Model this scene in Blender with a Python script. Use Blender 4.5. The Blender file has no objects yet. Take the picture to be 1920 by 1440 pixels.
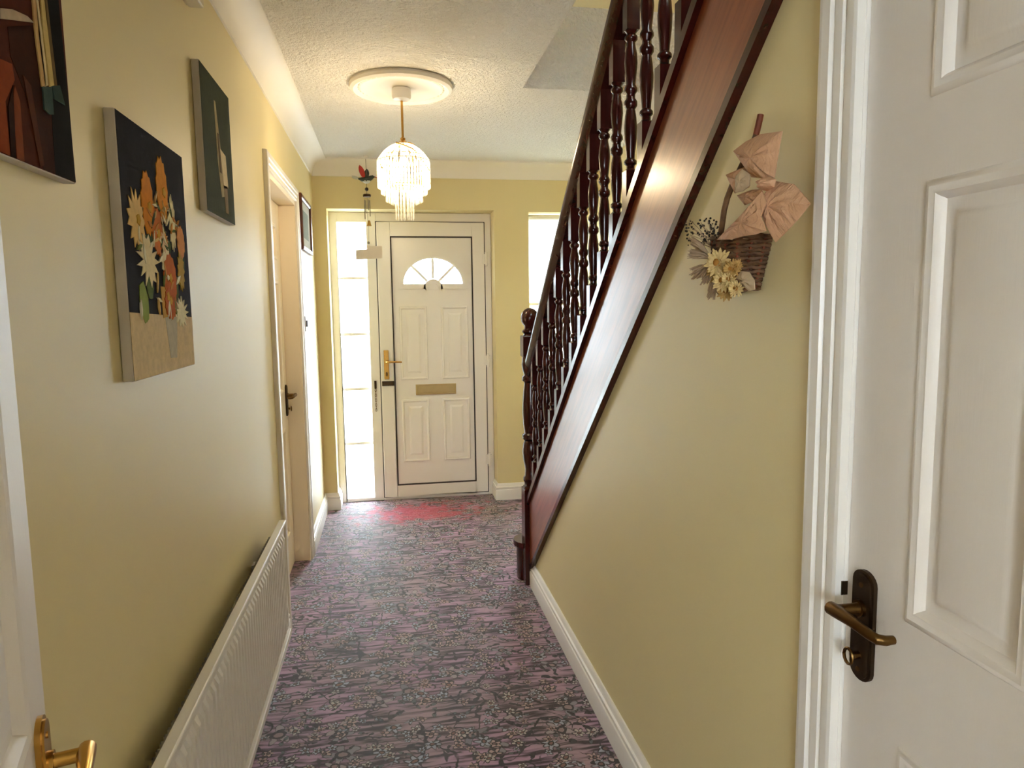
import bpy, math, random
import numpy as np
from mathutils import Vector, Matrix
random.seed(7)
S = bpy.context.scene
COL = S.collection

# ------------------------------------------------------------------ camera
CAM_H, FPX = 1.416, 1309.8
def cam_axes(yaw, pitch, roll):
    f = np.array([math.sin(yaw)*math.cos(pitch), math.cos(yaw)*math.cos(pitch), math.sin(pitch)])
    r = np.array([math.cos(yaw), -math.sin(yaw), 0.0]); d = np.cross(f, r)
    c, s = math.cos(roll), math.sin(roll)
    return np.array([c*r+s*d, -s*r+c*d, f])
AX = cam_axes(*np.radians([9.88, -6.271, 0.75]))
def ray(u, v): return AX.T @ np.array([(u-960)/FPX, (v-720)/FPX, 1.0])
def on_x(u, v, x):
    d = ray(u, v); p = d*(x/d[0]); return Vector((p[0], p[1], p[2]+CAM_H))
def on_y(u, v, y):
    d = ray(u, v); p = d*(y/d[1]); return Vector((p[0], p[1], p[2]+CAM_H))
cd = bpy.data.cameras.new('camera'); cam = bpy.data.objects.new('camera', cd); COL.objects.link(cam)
cd.sensor_fit = 'HORIZONTAL'; cd.sensor_width = 36.0; cd.lens = 36.0*FPX/1920; cd.clip_start = 0.02
R3 = Matrix(((AX[0][0], -AX[1][0], -AX[2][0]), (AX[0][1], -AX[1][1], -AX[2][1]), (AX[0][2], -AX[1][2], -AX[2][2])))
cam.matrix_world = Matrix.Translation((0, 0, CAM_H)) @ R3.to_4x4()
S.camera = cam

# ------------------------------------------------------------------ light
W = bpy.data.worlds.new('overcast_sky'); S.world = W; W.use_nodes = True
bg = W.node_tree.nodes['Background']; bg.inputs[0].default_value = (0.80, 0.91, 1.0, 1); bg.inputs[1].default_value = 16.5
H90 = math.pi/2
# the sky reaches the hall only through the glazing in view and unseen openings added in the kitchen behind and the landing above; the one lamp is the lit pendant
LAMP_W = 9.0
S.view_settings.view_transform = 'Standard'; S.view_settings.look = 'None'
S.view_settings.exposure = 0.60; S.view_settings.gamma = 1.0; S.view_settings.use_curve_mapping = False
S.cycles.use_denoising = True
S.cycles.max_bounces = 7; S.cycles.diffuse_bounces = 5; S.cycles.glossy_bounces = 3; S.cycles.transparent_max_bounces = 8
S.cycles.use_adaptive_sampling = True; S.cycles.adaptive_threshold = 0.08; S.cycles.adaptive_min_samples = 16
S.cycles.caustics_reflective = False; S.cycles.caustics_refractive = False
S.cycles.sample_clamp_indirect = 12.0

# ------------------------------------------------------------------ key dimensions (metres)
XL, XR, D, DD = -0.486, 0.687, 5.0, 5.166      # left wall, under-stairs wall, front wall, front door plane
HC = 2.42                                      # ceiling
XP = 1.5                                       # wall beyond the stairs
YB = 0.12                                      # back wall of the hall
M_ST = 0.842                                   # stair slope
def z_sb(y): return 1.051 + M_ST*(2.2315-y)    # string underside
def z_st(y): return 1.268 + M_ST*(2.419-y)     # string top (cap top)
def z_rail(y): return 1.800 + M_ST*(2.639-y)   # handrail top

# ------------------------------------------------------------------ material helpers
def lin(c):
    return tuple((x/255/12.92 if x/255 <= 0.04045 else ((x/255+0.055)/1.055)**2.4) for x in c)
class NT:
    def __init__(s, name):
        s.m = bpy.data.materials.new(name); s.m.use_nodes = True; s.t = s.m.node_tree
        s.b = s.t.nodes['Principled BSDF']; s.out = s.t.nodes['Material Output']
    def n(s, typ, **kw):
        x = s.t.nodes.new(typ)
        for k, v in kw.items(): setattr(x, k, v)
        return x
    def l(s, a, b): s.t.links.new(a, b)
    def setin(s, sock, v):
        if isinstance(v, bpy.types.NodeSocket): s.l(v, sock)
        elif isinstance(v, (tuple, list)) and len(v) == 3 and sock.type == 'RGBA': sock.default_value = (*v, 1)
        else: sock.default_value = v
    def math(s, op, a, b=0.0, c=0.0):
        x = s.n('ShaderNodeMath', operation=op)
        for i, v in enumerate((a, b, c)): s.setin(x.inputs[i], v)
        return x.outputs[0]
    def vec(s, op, a, b=(0, 0, 0)):
        x = s.n('ShaderNodeVectorMath', operation=op); s.setin(x.inputs[0], a); s.setin(x.inputs[1], b)
        return x.outputs['Value' if op in ('LENGTH', 'DISTANCE', 'DOT_PRODUCT') else 0]
    def mix(s, f, a, b):
        x = s.n('ShaderNodeMix', data_type='RGBA'); s.setin(x.inputs[0], f); s.setin(x.inputs[6], a); s.setin(x.inputs[7], b)
        return x.outputs[2]
    def ss(s, v, lo, hi):
        x = s.n('ShaderNodeMapRange', interpolation_type='SMOOTHSTEP'); s.setin(x.inputs[0], v)
        x.inputs[1].default_value = lo; x.inputs[2].default_value = hi
        return x.outputs[0]
    def coord(s): return s.n('ShaderNodeTexCoord').outputs['Object']
    def noise(s, co, scale, detail=2.0, rough=0.5, dist=0.0):
        x = s.n('ShaderNodeTexNoise'); s.l(co, x.inputs['Vector']); x.inputs['Scale'].default_value = scale
        x.inputs['Detail'].default_value = detail; x.inputs['Roughness'].default_value = rough; x.inputs['Distortion'].default_value = dist
        return x.outputs['Fac']
    def scaled(s, co, v):
        return s.vec('MULTIPLY', co, v)
    def bump(s, h, strength, dist=0.01):
        x = s.n('ShaderNodeBump'); x.inputs['Strength'].default_value = strength; x.inputs['Distance'].default_value = dist
        s.l(h, x.inputs['Height']); s.l(x.outputs[0], s.b.inputs['Normal'])
    def base(s, v): s.setin(s.b.inputs['Base Color'], v)
    def p(s, **kw):
        for k, v in kw.items(): s.setin(s.b.inputs[k.replace('_', ' ')], v)
        return s
MATS = {}
def simple(name, c, rough=0.5, metal=0.0, var=0.06, vscale=8.0, bump=None, spec=0.5, coat=0.0, stretch=None):
    if name in MATS: return MATS[name]
    t = NT(name); L = lin(c); co = t.coord()
    if stretch: co = t.scaled(co, stretch)
    f = t.noise(co, vscale, 3.0)
    t.base(t.mix(f, tuple(x*(1-var) for x in L), tuple(min(1, x*(1+var)) for x in L)))
    t.p(Roughness=rough, Metallic=metal); t.b.inputs['Specular IOR Level'].default_value = spec
    if coat: t.b.inputs['Coat Weight'].default_value = coat; t.b.inputs['Coat Roughness'].default_value = 0.12
    if bump: t.bump(t.noise(co, bump[0], 3.0), bump[1], bump[2])
    MATS[name] = t.m; return t.m

m_wall = simple('pale_yellow_wall_paint', (231, 215, 163), 0.46, var=0.025, vscale=2.5, bump=(260, 0.06, 0.002), spec=0.36)
m_ceil_t = NT('stippled_ceiling_texture'); co = m_ceil_t.coord()
m_ceil_t.base(lin((247, 242, 230))); m_ceil_t.p(Roughness=0.8)
h1 = m_ceil_t.noise(co, 75, 3.0, 0.6); m_ceil_t.bump(m_ceil_t.ss(h1, 0.34, 0.62), 0.8, 0.013); m_ceil = m_ceil_t.m
m_cove = simple('smooth_white_cornice', (244, 238, 226), 0.55, var=0.02)
m_white = simple('white_gloss_paint', (244, 240, 234), 0.32, var=0.02)
m_upvc = simple('white_upvc', (250, 245, 237), 0.26, var=0.015)
m_doorwhite = simple('white_grained_door', (236, 229, 222), 0.42, var=0.02, vscale=1.0, bump=(18, 0.12, 0.003), stretch=(14, 14, 1.2))
m_jamb = simple('cream_door_paint', (250, 236, 212), 0.4, var=0.04, vscale=1.0, bump=(14, 0.05, 0.002), stretch=(20, 20, 1.0))
m_gasket = simple('dark_rubber_gasket', (58, 50, 45), 0.6)
m_brass = simple('polished_brass', (196, 152, 78), 0.24, metal=1.0, var=0.15, vscale=30)
m_paleb = simple('pale_satin_brass', (196, 172, 120), 0.42, metal=0.75, var=0.08, vscale=30)
m_bronze = simple('aged_brass', (112, 84, 48), 0.38, metal=1.0, var=0.3, vscale=40)
m_bronzed = simple('dark_aged_brass_plate', (74, 58, 42), 0.45, metal=0.85, var=0.3, vscale=40)
m_black = simple('dark_bead_wood', (44, 34, 28), 0.6)
m_rad = simple('white_radiator_enamel', (232, 228, 222), 0.35, var=0.02)
m_fin = simple('grey_convector_metal', (188, 184, 176), 0.5, var=0.05)

def wood(name, a, b, rough, axis=(1, 1, 1), spec=0.5, coat=0.0, pitch=None):
    t = NT(name); co = t.coord()
    if pitch:                                        # grain runs along the pitch of the stairs
        c_, s_ = math.cos(pitch), math.sin(pitch); cx = t.n('ShaderNodeCombineXYZ')
        t.l(t.vec('DOT_PRODUCT', co, (0, c_, -s_)), cx.inputs[0]); t.l(t.vec('DOT_PRODUCT', co, (0, s_, c_)), cx.inputs[1]); co = cx.outputs[0]
    co = t.scaled(co, axis)
    f = t.noise(co, 6.0, 4.0, 0.6, 0.3); g = t.noise(co, 14.0, 2.0, 0.5)
    k = t.math('MULTIPLY_ADD', g, 0.35, t.math('MULTIPLY', f, 0.65))
    t.base(t.mix(t.ss(k, 0.32, 0.68), lin(a), lin(b))); t.p(Roughness=rough)
    t.b.inputs['Specular IOR Level'].default_value = spec
    if coat: t.b.inputs['Coat Weight'].default_value = coat; t.b.inputs['Coat Roughness'].default_value = 0.2
    return t.m
m_mahog = wood('dark_mahogany_varnish', (54, 16, 12), (66, 21, 16), 0.2, (6, 6, 0.8), 0.5)
m_string = wood('brown_string_varnish', (126, 62, 34), (158, 86, 50), 0.3, (0.5, 7.0, 1.0), 0.5, 0.3, pitch=math.atan(M_ST))
m_twig = wood('brown_twig', (70, 46, 30), (124, 88, 56), 0.7, (6, 6, 3))
m_redtwig = wood('red_brown_stick', (104, 44, 26), (140, 66, 38), 0.6, (6, 6, 2))
m_frame = wood('dark_red_frame_wood', (70, 30, 16), (112, 54, 30), 0.35, (5, 5, 1))

# carpet: mauve streaked ground with dark scrolls, leaves and cream flowers
def carpet():
    t = NT('mauve_floral_carpet'); P = t.coord()
    P2 = t.vec('MULTIPLY', P, (1, 1, 0))
    def jitter(P_, sc, amt):
        w = t.n('ShaderNodeTexNoise'); t.l(P2, w.inputs['Vector']); w.inputs['Scale'].default_value = sc; w.inputs['Detail'].default_value = 2.0
        o = t.vec('SCALE', t.vec('SUBTRACT', w.outputs['Color'], (0.5, 0.5, 0.5))); o.node.inputs['Scale'].default_value = amt
        return t.vec('MULTIPLY', t.vec('ADD', P_, o), (1, 1, 0))
    Pw = jitter(jitter(P2, 9.0, 0.05), 42.0, 0.016)
    s1 = t.noise(t.scaled(jitter(P2, 14.0, 0.02), (6.0, 56.0, 0)), 1.0, 2.0, 0.55)
    s2 = t.noise(P2, 4.0, 2.0)
    k = t.math('ADD', t.math('MULTIPLY', s1, 0.8), t.math('MULTIPLY', s2, 0.2))
    hue = t.ss(t.noise(t.vec('ADD', P2, (4.4, 1.7, 0)), 2.6, 2.0), 0.40, 0.62)
    lo = t.mix(hue, lin((58, 34, 48)), lin((56, 42, 44))); hi = t.mix(hue, lin((204, 162, 192)), lin((186, 156, 166)))
    c = t.mix(t.ss(k, 0.39, 0.59), lo, hi)
    for sc, w, cl in ((6.0, 0.016, (28, 22, 26)), (10.5, 0.017, (60, 50, 54))):      # scroll stems
        nz = t.noise(t.vec('ADD', Pw, (sc, 3.1, 0)), sc, 0.0)
        line = t.math('SUBTRACT', 1.0, t.ss(t.math('ABSOLUTE', t.math('SUBTRACT', nz, 0.5)), w*0.5, w))
        gate = t.ss(t.noise(t.vec('ADD', P2, (7.7, sc, 0)), 7.0, 1.0), 0.46, 0.52)
        c = t.mix(t.math('MULTIPLY', line, gate), c, lin(cl))
    def flowers(c, scale, R, n, prob, tints, outline, shift, amp=0.28, squash=1.0, edge=0.2, clus=None):
        v = t.n('ShaderNodeTexVoronoi', voronoi_dimensions='2D'); v.inputs['Scale'].default_value = scale; v.inputs['Randomness'].default_value = 0.95
        Q = t.vec('ADD', Pw, shift); t.l(Q, v.inputs['Vector'])
        d = t.vec('SUBTRACT', Q, v.outputs['Position'])
        sp = t.n('ShaderNodeSeparateXYZ'); t.l(d, sp.inputs[0])
        rc = t.n('ShaderNodeSeparateColor'); t.l(v.outputs['Color'], rc.inputs[0])
        ang0 = t.math('MULTIPLY', rc.outputs[0], 6.283)
        ca, sa = t.math('COSINE', ang0), t.math('SINE', ang0)
        x = t.math('ADD', t.math('MULTIPLY', sp.outputs[0], ca), t.math('MULTIPLY', sp.outputs[1], sa))
        y = t.math('SUBTRACT', t.math('MULTIPLY', sp.outputs[1], ca), t.math('MULTIPLY', sp.outputs[0], sa))
        y = t.math('MULTIPLY', y, squash)
        r = t.math('SQRT', t.math('ADD', t.math('MULTIPLY', x, x), t.math('MULTIPLY', y, y)))
        pet = t.math('COSINE', t.math('MULTIPLY', t.math('ARCTAN2', y, x), n))
        size = t.math('MULTIPLY_ADD', rc.outputs[1], 0.6, 0.6)
        q = t.math('DIVIDE', r, t.math('MULTIPLY', size, R))
        e = t.math('SUBTRACT', q, t.math('MULTIPLY_ADD', pet, amp, 1.0-amp))
        gate = t.math('LESS_THAN', rc.outputs[2], prob)
        if clus: gate = t.math('MULTIPLY', gate, t.ss(t.noise(t.vec('ADD', P2, shift), clus, 1.0), 0.44, 0.50))
        body = t.math('MULTIPLY', gate, t.math('SUBTRACT', 1.0, t.ss(e, -0.04, 0.04)))
        ring = t.math('MULTIPLY', gate, t.math('SUBTRACT', 1.0, t.ss(e, edge*0.7, edge*1.3)))
        c = t.mix(t.math('MULTIPLY', ring, 0.92), c, lin(outline))
        col = t.mix(t.math('GREATER_THAN', rc.outputs[0], 0.45), lin(tints[0]), lin(tints[1]))
        col = t.mix(t.math('GREATER_THAN', rc.outputs[1], 0.72), col, lin(tints[2]))
        col = t.mix(t.math('LESS_THAN', q, 0.42), col, lin(outline))
        col = t.mix(t.math('LESS_THAN', q, 0.24), col, lin(tints[3]))
        return t.mix(body, c, col)
    DK = (46, 38, 42)
    c = flowers(c, 6.5, 0.055, 5.0, 0.7, ((158, 150, 158), (184, 166, 172), (136, 132, 140), (168, 140, 138)), (52, 44, 48), (0.2, 0.4, 0), 0.34, 1.0, 0.10)
    c = flowers(c, 16.0, 0.030, 2.0, 0.78, ((58, 56, 60), (100, 102, 108), (42, 34, 38), (60, 56, 58)), (24, 20, 22), (3.3, 1.2, 0), 0.5, 1.7, 0.08)
    c = flowers(c, 21.0, 0.019, 5.0, 0.6, ((208, 198, 194), (190, 192, 206), (206, 176, 170), (120, 92, 88)), (26, 20, 24), (8.3, 5.2, 0), 0.28, 1.0, 0.30, clus=6.0)
    c = flowers(c, 16.0, 0.026, 6.0, 0.55, ((210, 198, 190), (200, 168, 164), (186, 188, 202), (140, 100, 92)), (26, 20, 24), (5.5, 9.4, 0), 0.28, 1.0, 0.24, clus=5.0)
    # pink-red stain inside the front door
    dd = t.vec('MULTIPLY', t.vec('SUBTRACT', P2, (0.17, 4.80, 0)), (2.6, 4.6, 0))
    st = t.math('ADD', t.vec('LENGTH', dd), t.math('MULTIPLY', t.math('SUBTRACT', t.noise(P2, 11.0, 4.0, 0.65), 0.5), 4.2))
    mask = t.math('MULTIPLY', t.math('SUBTRACT', 1.0, t.ss(st, 0.35, 1.25)), 0.95)
    c = t.mix(mask, c, t.mix(0.72, c, lin((214, 46, 80))))
    pile = t.noise(P, 900, 1.0)
    c = t.mix(t.math('MULTIPLY', pile, 0.22), c, lin((70, 58, 64)))
    t.base(c); t.p(Roughness=0.5); t.b.inputs['Specular IOR Level'].default_value = 0.24
    t.b.inputs['Sheen Weight'].default_value = 0.15; t.b.inputs['Sheen Roughness'].default_value = 0.5
    t.bump(pile, 0.5, 0.004)
    return t.m
m_carpet = carpet()

def glass_mat(name, trans=0.55, tint=(0.96, 0.98, 1.0)):
    t = NT(name); t.t.nodes.remove(t.b)
    a = t.n('ShaderNodeBsdfTransparent'); a.inputs[0].default_value = (*tint, 1)
    b = t.n('ShaderNodeBsdfTranslucent'); nz = t.noise(t.coord(), 60.0, 2.0)
    t.l(t.mix(nz, (0.86, 0.90, 0.92), (0.97, 0.99, 1.0)), b.inputs[0])
    g = t.n('ShaderNodeBsdfGlossy'); g.inputs['Roughness'].default_value = 0.12
    m1 = t.n('ShaderNodeMixShader'); m1.inputs[0].default_value = 1-trans; t.l(a.outputs[0], m1.inputs[1]); t.l(b.outputs[0], m1.inputs[2])
    m2 = t.n('ShaderNodeMixShader'); m2.inputs[0].default_value = 0.05; t.l(m1.outputs[0], m2.inputs[1]); t.l(g.outputs[0], m2.inputs[2])
    t.l(m2.outputs[0], t.out.inputs[0]); return t.m
m_glass = glass_mat('obscured_window_glass', 0.6)
m_blind = glass_mat('translucent_white_blind', 0.22, (0.97, 0.98, 0.94))
def bead_mat():
    t = NT('clear_glass_beads'); t.t.nodes.remove(t.b)
    a = t.n('ShaderNodeBsdfTransparent'); b = t.n('ShaderNodeBsdfTranslucent'); b.inputs[0].default_value = (1.0, 0.97, 0.88, 1)
    c = t.n('ShaderNodeBsdfDiffuse'); c.inputs[0].default_value = (0.95, 0.93, 0.85, 1)
    g = t.n('ShaderNodeBsdfGlossy'); g.inputs['Roughness'].default_value = 0.08
    nz = t.noise(t.coord(), 40.0); f = t.ss(nz, 0.2, 0.8)
    m0 = t.n('ShaderNodeMixShader'); m0.inputs[0].default_value = 0.35; t.l(b.outputs[0], m0.inputs[1]); t.l(c.outputs[0], m0.inputs[2])
    m1 = t.n('ShaderNodeMixShader'); t.l(t.math('MULTIPLY_ADD', f, 0.15, 0.68), m1.inputs[0]); t.l(a.outputs[0], m1.inputs[1]); t.l(m0.outputs[0], m1.inputs[2])
    m2 = t.n('ShaderNodeMixShader'); m2.inputs[0].default_value = 0.08; t.l(m1.outputs[0], m2.inputs[1]); t.l(g.outputs[0], m2.inputs[2])
    t.l(m2.outputs[0], t.out.inputs[0]); return t.m
m_bead = bead_mat()
m_bulb = NT('lit_bulb'); m_bulb.base((1, 0.9, 0.75)); m_bulb.b.inputs['Emission Color'].default_value = (1.0, 0.80, 0.52, 1)
m_bulb.b.inputs['Emission Strength'].default_value = 30.0; m_bulb = m_bulb.m

# ------------------------------------------------------------------ mesh helpers
class MB:
    def __init__(s): s.v = []; s.f = []; s.smooth = False
    def add(s, vs, fs):
        b = len(s.v); s.v += [tuple(x) for x in vs]; s.f += [tuple(b+i for i in f) for f in fs]; return s
    def box(s, x0, x1, y0, y1, z0, z1):
        return s.add([(x0,y0,z0),(x1,y0,z0),(x1,y1,z0),(x0,y1,z0),(x0,y0,z1),(x1,y0,z1),(x1,y1,z1),(x0,y1,z1)],
                     [(0,3,2,1),(4,5,6,7),(0,1,5,4),(1,2,6,5),(2,3,7,6),(3,0,4,7)])
    def prism(s, pts, f0, f1):                       # pts 2-D, f0/f1 map a 2-D point to 3-D at each end
        n = len(pts); vs = [f0(*p) for p in pts] + [f1(*p) for p in pts]
        fs = [tuple(range(n-1, -1, -1)), tuple(range(n, 2*n))] + [(i, (i+1) % n, n+(i+1) % n, n+i) for i in range(n)]
        return s.add(vs, fs)
    def lathe(s, prof, c, n=16, axis=Vector((0, 0, 1)), a0=0.0):       # prof [(r, h)], along axis from c
        axis = Vector(axis).normalized(); u = axis.orthogonal().normalized(); w = axis.cross(u); c = Vector(c)
        vs = []; fs = []
        for r, h in prof:
            for i in range(n):
                a = a0+2*math.pi*i/n; vs.append(c+axis*h+(u*math.cos(a)+w*math.sin(a))*max(r, 1e-5))
        for k in range(len(prof)-1):
            for i in range(n):
                j = (i+1) % n; fs.append((k*n+i, k*n+j, (k+1)*n+j, (k+1)*n+i))
        fs.append(tuple(range(n-1, -1, -1))); fs.append(tuple((len(prof)-1)*n+i for i in range(n)))
        return s.add(vs, fs)
    def tube(s, pts, r, n=8):
        pts = [Vector(p) for p in pts]; rs = r if isinstance(r, (list, tuple)) else [r]*len(pts)
        vs = []; fs = []; ref = None
        for k, p in enumerate(pts):
            t = (pts[min(k+1, len(pts)-1)]-pts[max(k-1, 0)]).normalized()
            if ref is None: ref = t.orthogonal().normalized()
            ref = (ref - t*ref.dot(t)).normalized(); w = t.cross(ref)
            for i in range(n):
                a = 2*math.pi*i/n; vs.append(p+(ref*math.cos(a)+w*math.sin(a))*rs[k])
        for k in range(len(pts)-1):
            for i in range(n):
                j = (i+1) % n; fs.append((k*n+i, k*n+j, (k+1)*n+j, (k+1)*n+i))
        fs.append(tuple(range(n-1, -1, -1))); fs.append(tuple((len(pts)-1)*n+i for i in range(n)))
        return s.add(vs, fs)
    def ball(s, c, r, sx=1, sy=1, sz=1, n=10, k=6):
        vs = []; fs = []
        for i in range(k+1):
            a = math.pi*i/k
            for j in range(n):
                b = 2*math.pi*j/n
                vs.append((c[0]+r*sx*math.sin(a)*math.cos(b), c[1]+r*sy*math.sin(a)*math.sin(b), c[2]+r*sz*math.cos(a)))
        for i in range(k):
            for j in range(n):
                fs.append((i*n+j, (i+1)*n+j, (i+1)*n+(j+1) % n, i*n+(j+1) % n))
        return s.add(vs, fs)
    def relief(s, tf, s0, s1, z0, z1, prof, cap=True):   # nested rectangles: prof [(inset, height)]
        vs = []; fs = []
        for ins, v in prof:
            vs += [tf(s0+ins, z0+ins, v), tf(s1-ins, z0+ins, v), tf(s1-ins, z1-ins, v), tf(s0+ins, z1-ins, v)]
        for k in range(len(prof)-1):
            for i in range(4):
                j = (i+1) % 4; fs.append((k*4+i, k*4+j, (k+1)*4+j, (k+1)*4+i))
        if cap: b = (len(prof)-1)*4; fs.append((b, b+1, b+2, b+3))
        return s.add(vs, fs)
    def uframe(s, tf, s0, s1, z0, z1, prof):             # architrave round three sides: prof [(outward, proud)] closed
        n = len(prof); vs = []
        for st in range(4):
            for u, v in prof:
                vs.append(tf(s0-u if st < 2 else s1+u, z0 if st in (0, 3) else z1+u, v))
        fs = [(k*n+i, k*n+(i+1) % n, (k+1)*n+(i+1) % n, (k+1)*n+i) for k in range(3) for i in range(n)]
        fs += [tuple(range(n)), tuple(3*n+i for i in range(n-1, -1, -1))]
        return s.add(vs, fs)
    def mesh(s, name, mat, off=(0, 0, 0), smooth=None):
        me = bpy.data.meshes.new(name)
        me.from_pydata([(x-off[0], y-off[1], z-off[2]) for x, y, z in s.v], [], s.f); me.validate()
        import bmesh
        bm = bmesh.new(); bm.from_mesh(me); bmesh.ops.remove_doubles(bm, verts=bm.verts, dist=1e-6)
        bmesh.ops.recalc_face_normals(bm, faces=bm.faces); bm.to_mesh(me); bm.free()
        me.materials.append(mat)
        if smooth is None: smooth = s.smooth
        if smooth:
            me.polygons.foreach_set('use_smooth', [True]*len(me.polygons))
            try: me.set_sharp_from_angle(angle=math.radians(40))
            except Exception: pass
        return me
    def build(s, name, mat, parent=None, smooth=None, bevel=0.0):
        off = OFF.get(parent.name, (0, 0, 0)) if parent else (0, 0, 0)
        o = bpy.data.objects.new(name, s.mesh(name, mat, off, smooth)); COL.objects.link(o)
        if parent: o.parent = parent; OFF[o.name] = off
        if bevel:
            b = o.modifiers.new('bevel', 'BEVEL'); b.width = bevel; b.segments = 2; b.limit_method = 'ANGLE'; b.angle_limit = math.radians(40)
        return o
OFF = {}
def tag(o, label=None, cat=None, group=None, kind=None):
    if label: o['label'] = label
    if cat: o['category'] = cat
    if group: o['group'] = group
    if kind: o['kind'] = kind
    return o
def empty(name, loc, rz=0.0):
    o = bpy.data.objects.new(name, None); COL.objects.link(o); o.location = loc; o.rotation_euler = (0, 0, rz)
    o.empty_display_size = 0.05; OFF[o.name] = tuple(loc); return o
def struct(o, label=None, cat=None): return tag(o, label, cat, kind='structure')
def B(*a): return MB().box(*a)
def copy_part(src, parent, loc=None):
    c = src.copy(); COL.objects.link(c); c.parent = parent
    if loc is not None: c.location = loc
    return c

# ------------------------------------------------------------------ room shell
m = MB().box(XL-0.16, XP+0.05, YB, 5.24, -0.05, 0.0)
struct(m.build('floor', m_carpet), 'mauve and dark floral carpet covering the hall floor', 'floor')
# ceiling with the stairwell cut out of it
pts = [(XL-0.1, YB-0.1), (0.641, YB-0.1), (0.641, 3.289), (XP+0.05, 3.289), (XP+0.05, D+0.1), (XL-0.1, D+0.1)]
m = MB().prism(pts, lambda x, y: (x, y, HC), lambda x, y: (x, y, HC+0.37))
struct(m.build('ceiling', m_ceil), 'cream stippled ceiling with stairwell opening', 'ceiling')
# left wall with the door opening
DY0, DY1, DZ = 3.13, 4.005, 2.0
m = MB().box(XL-0.1, XL, YB, DY0, 0, HC).box(XL-0.1, XL, DY1, D+0.05, 0, HC).box(XL-0.1, XL, DY0, DY1, DZ, HC)
struct(m.build('wall_left', m_wall), 'pale yellow painted hall wall behind the canvases', 'wall')
# front wall with openings for door set and window
FX0, FX1, FZ = -0.397, 0.757, 2.10
WX0, WX1, WZ0, WZ1 = 1.006, 1.455, 0.68, 2.09
m = MB()
for a in ((XL-0.1, FX0, 0, HC), (FX0, FX1, FZ, HC), (FX1, WX0, 0, HC), (WX0, WX1, 0, WZ0), (WX0, WX1, WZ1, HC), (WX1, XP+0.05, 0, HC)):
    m.box(a[0], a[1], D, D+0.30, a[2], a[3])
struct(m.build('wall_front', m_wall), 'yellow painted wall around the front door', 'wall')
# under-stairs wall with cupboard door opening
RY0, RY1, RZ = 0.165, 0.95, 1.985
fA = lambda y, z: (XR, y, z); fB = lambda y, z: (XR+0.05, y, z)
def wtop(y): return min(z_sb(y)+0.10, HC+0.3)
m = MB().prism([(YB, 0), (RY0, 0), (RY0, HC), (YB, HC)], fA, fB)
m.prism([(RY0, RZ), (RY1, RZ), (RY1, wtop(RY1)), (0.70, wtop(0.70)), (RY0, wtop(0.70))], fA, fB)
m.prism([(RY1, 0), (3.40, 0), (3.40, wtop(3.40)), (RY1, wtop(RY1))], fA, fB)
struct(m.build('wall_right', m_wall), 'pale yellow wall under the staircase string', 'wall')
struct(B(XP, XP+0.1, YB-0.1, D+0.05, 0, 4.9).build('wall_stairs', m_wall), 'pale yellow wall on the far side of the stairs', 'wall')
# back wall with kitchen doorway behind the camera
m = MB().box(XL-0.1, -0.30, YB-0.1, YB, 0, HC).box(0.52, XP+0.05, YB-0.1, YB, 0, HC).box(-0.30, 0.52, YB-0.1, YB, 2.04, HC)
struct(m.build('wall_back', m_wall), 'yellow wall with the doorway behind', 'wall')
# upstairs shell round the stairwell
m = MB().box(0.60, XP+0.05, 3.295, 3.36, HC+0.37, 4.9).box(0.56, 0.64, 0.0, 3.36, HC+0.37, 4.9)
for a in ((0.56, 0.975, HC, 4.9), (1.425, XP+0.05, HC, 4.9), (0.975, 1.425, HC, 3.5), (0.975, 1.425, 4.4, 4.9)): m.box(a[0], a[1], -0.06, 0.02, a[2], a[3])  # unseen opening added here so the sky lights the stairwell
struct(m.build('wall_upstairs', m_wall), 'yellow landing wall glimpsed up the stairwell', 'wall')
struct(B(0.645, XP, 0.02, 0.68, HC+0.01, 2.672).build('floor_landing', m_carpet), 'carpeted landing at the top of the stairs', 'floor')
struct(B(0.5, XP+0.1, -0.1, 3.4, 4.9, 5.0).build('ceiling_upstairs', m_ceil), 'ceiling above the stairwell', 'ceiling')
# kitchen behind the camera, with an unseen window opening added for sky fill
m = MB()
KX0, KX1, KY = -1.5, 1.7, -3.0
m.box(KX0-0.1, KX0, KY, YB-0.1, 0, HC).box(KX1, KX1+0.1, KY, YB-0.1, 0, HC)
for a in ((KX0, -1.3, 0, HC), (-0.2, KX1, 0, HC), (-1.3, -0.2, 0, 1.02), (-1.3, -0.2, 1.98, HC)): m.box(a[0], a[1], KY-0.1, KY, a[2], a[3])
m.box(KX0, XL-0.1, YB-0.1, YB, 0, HC)
struct(m.build('wall_kitchen', m_cove), 'white kitchen walls behind the doorway', 'wall')
struct(B(KX0-0.1, KX1+0.1, KY-0.1, YB-0.1, HC, HC+0.1).build('ceiling_kitchen', m_cove), 'white kitchen ceiling', 'ceiling')
struct(B(KX0-0.1, KX1+0.1, KY-0.1, YB, -0.05, 0.0).build('floor_kitchen', simple('beige_kitchen_vinyl', (176, 158, 134), 0.4)), 'beige kitchen floor', 'floor')
m_pave = simple('pale_concrete_paving', (190, 186, 178), 0.9, var=0.1)
struct(B(-8, 10, 5.3, 20, -0.2, -0.12).build('ground', m_pave), 'pale paving outside the front door', 'ground')

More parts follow.
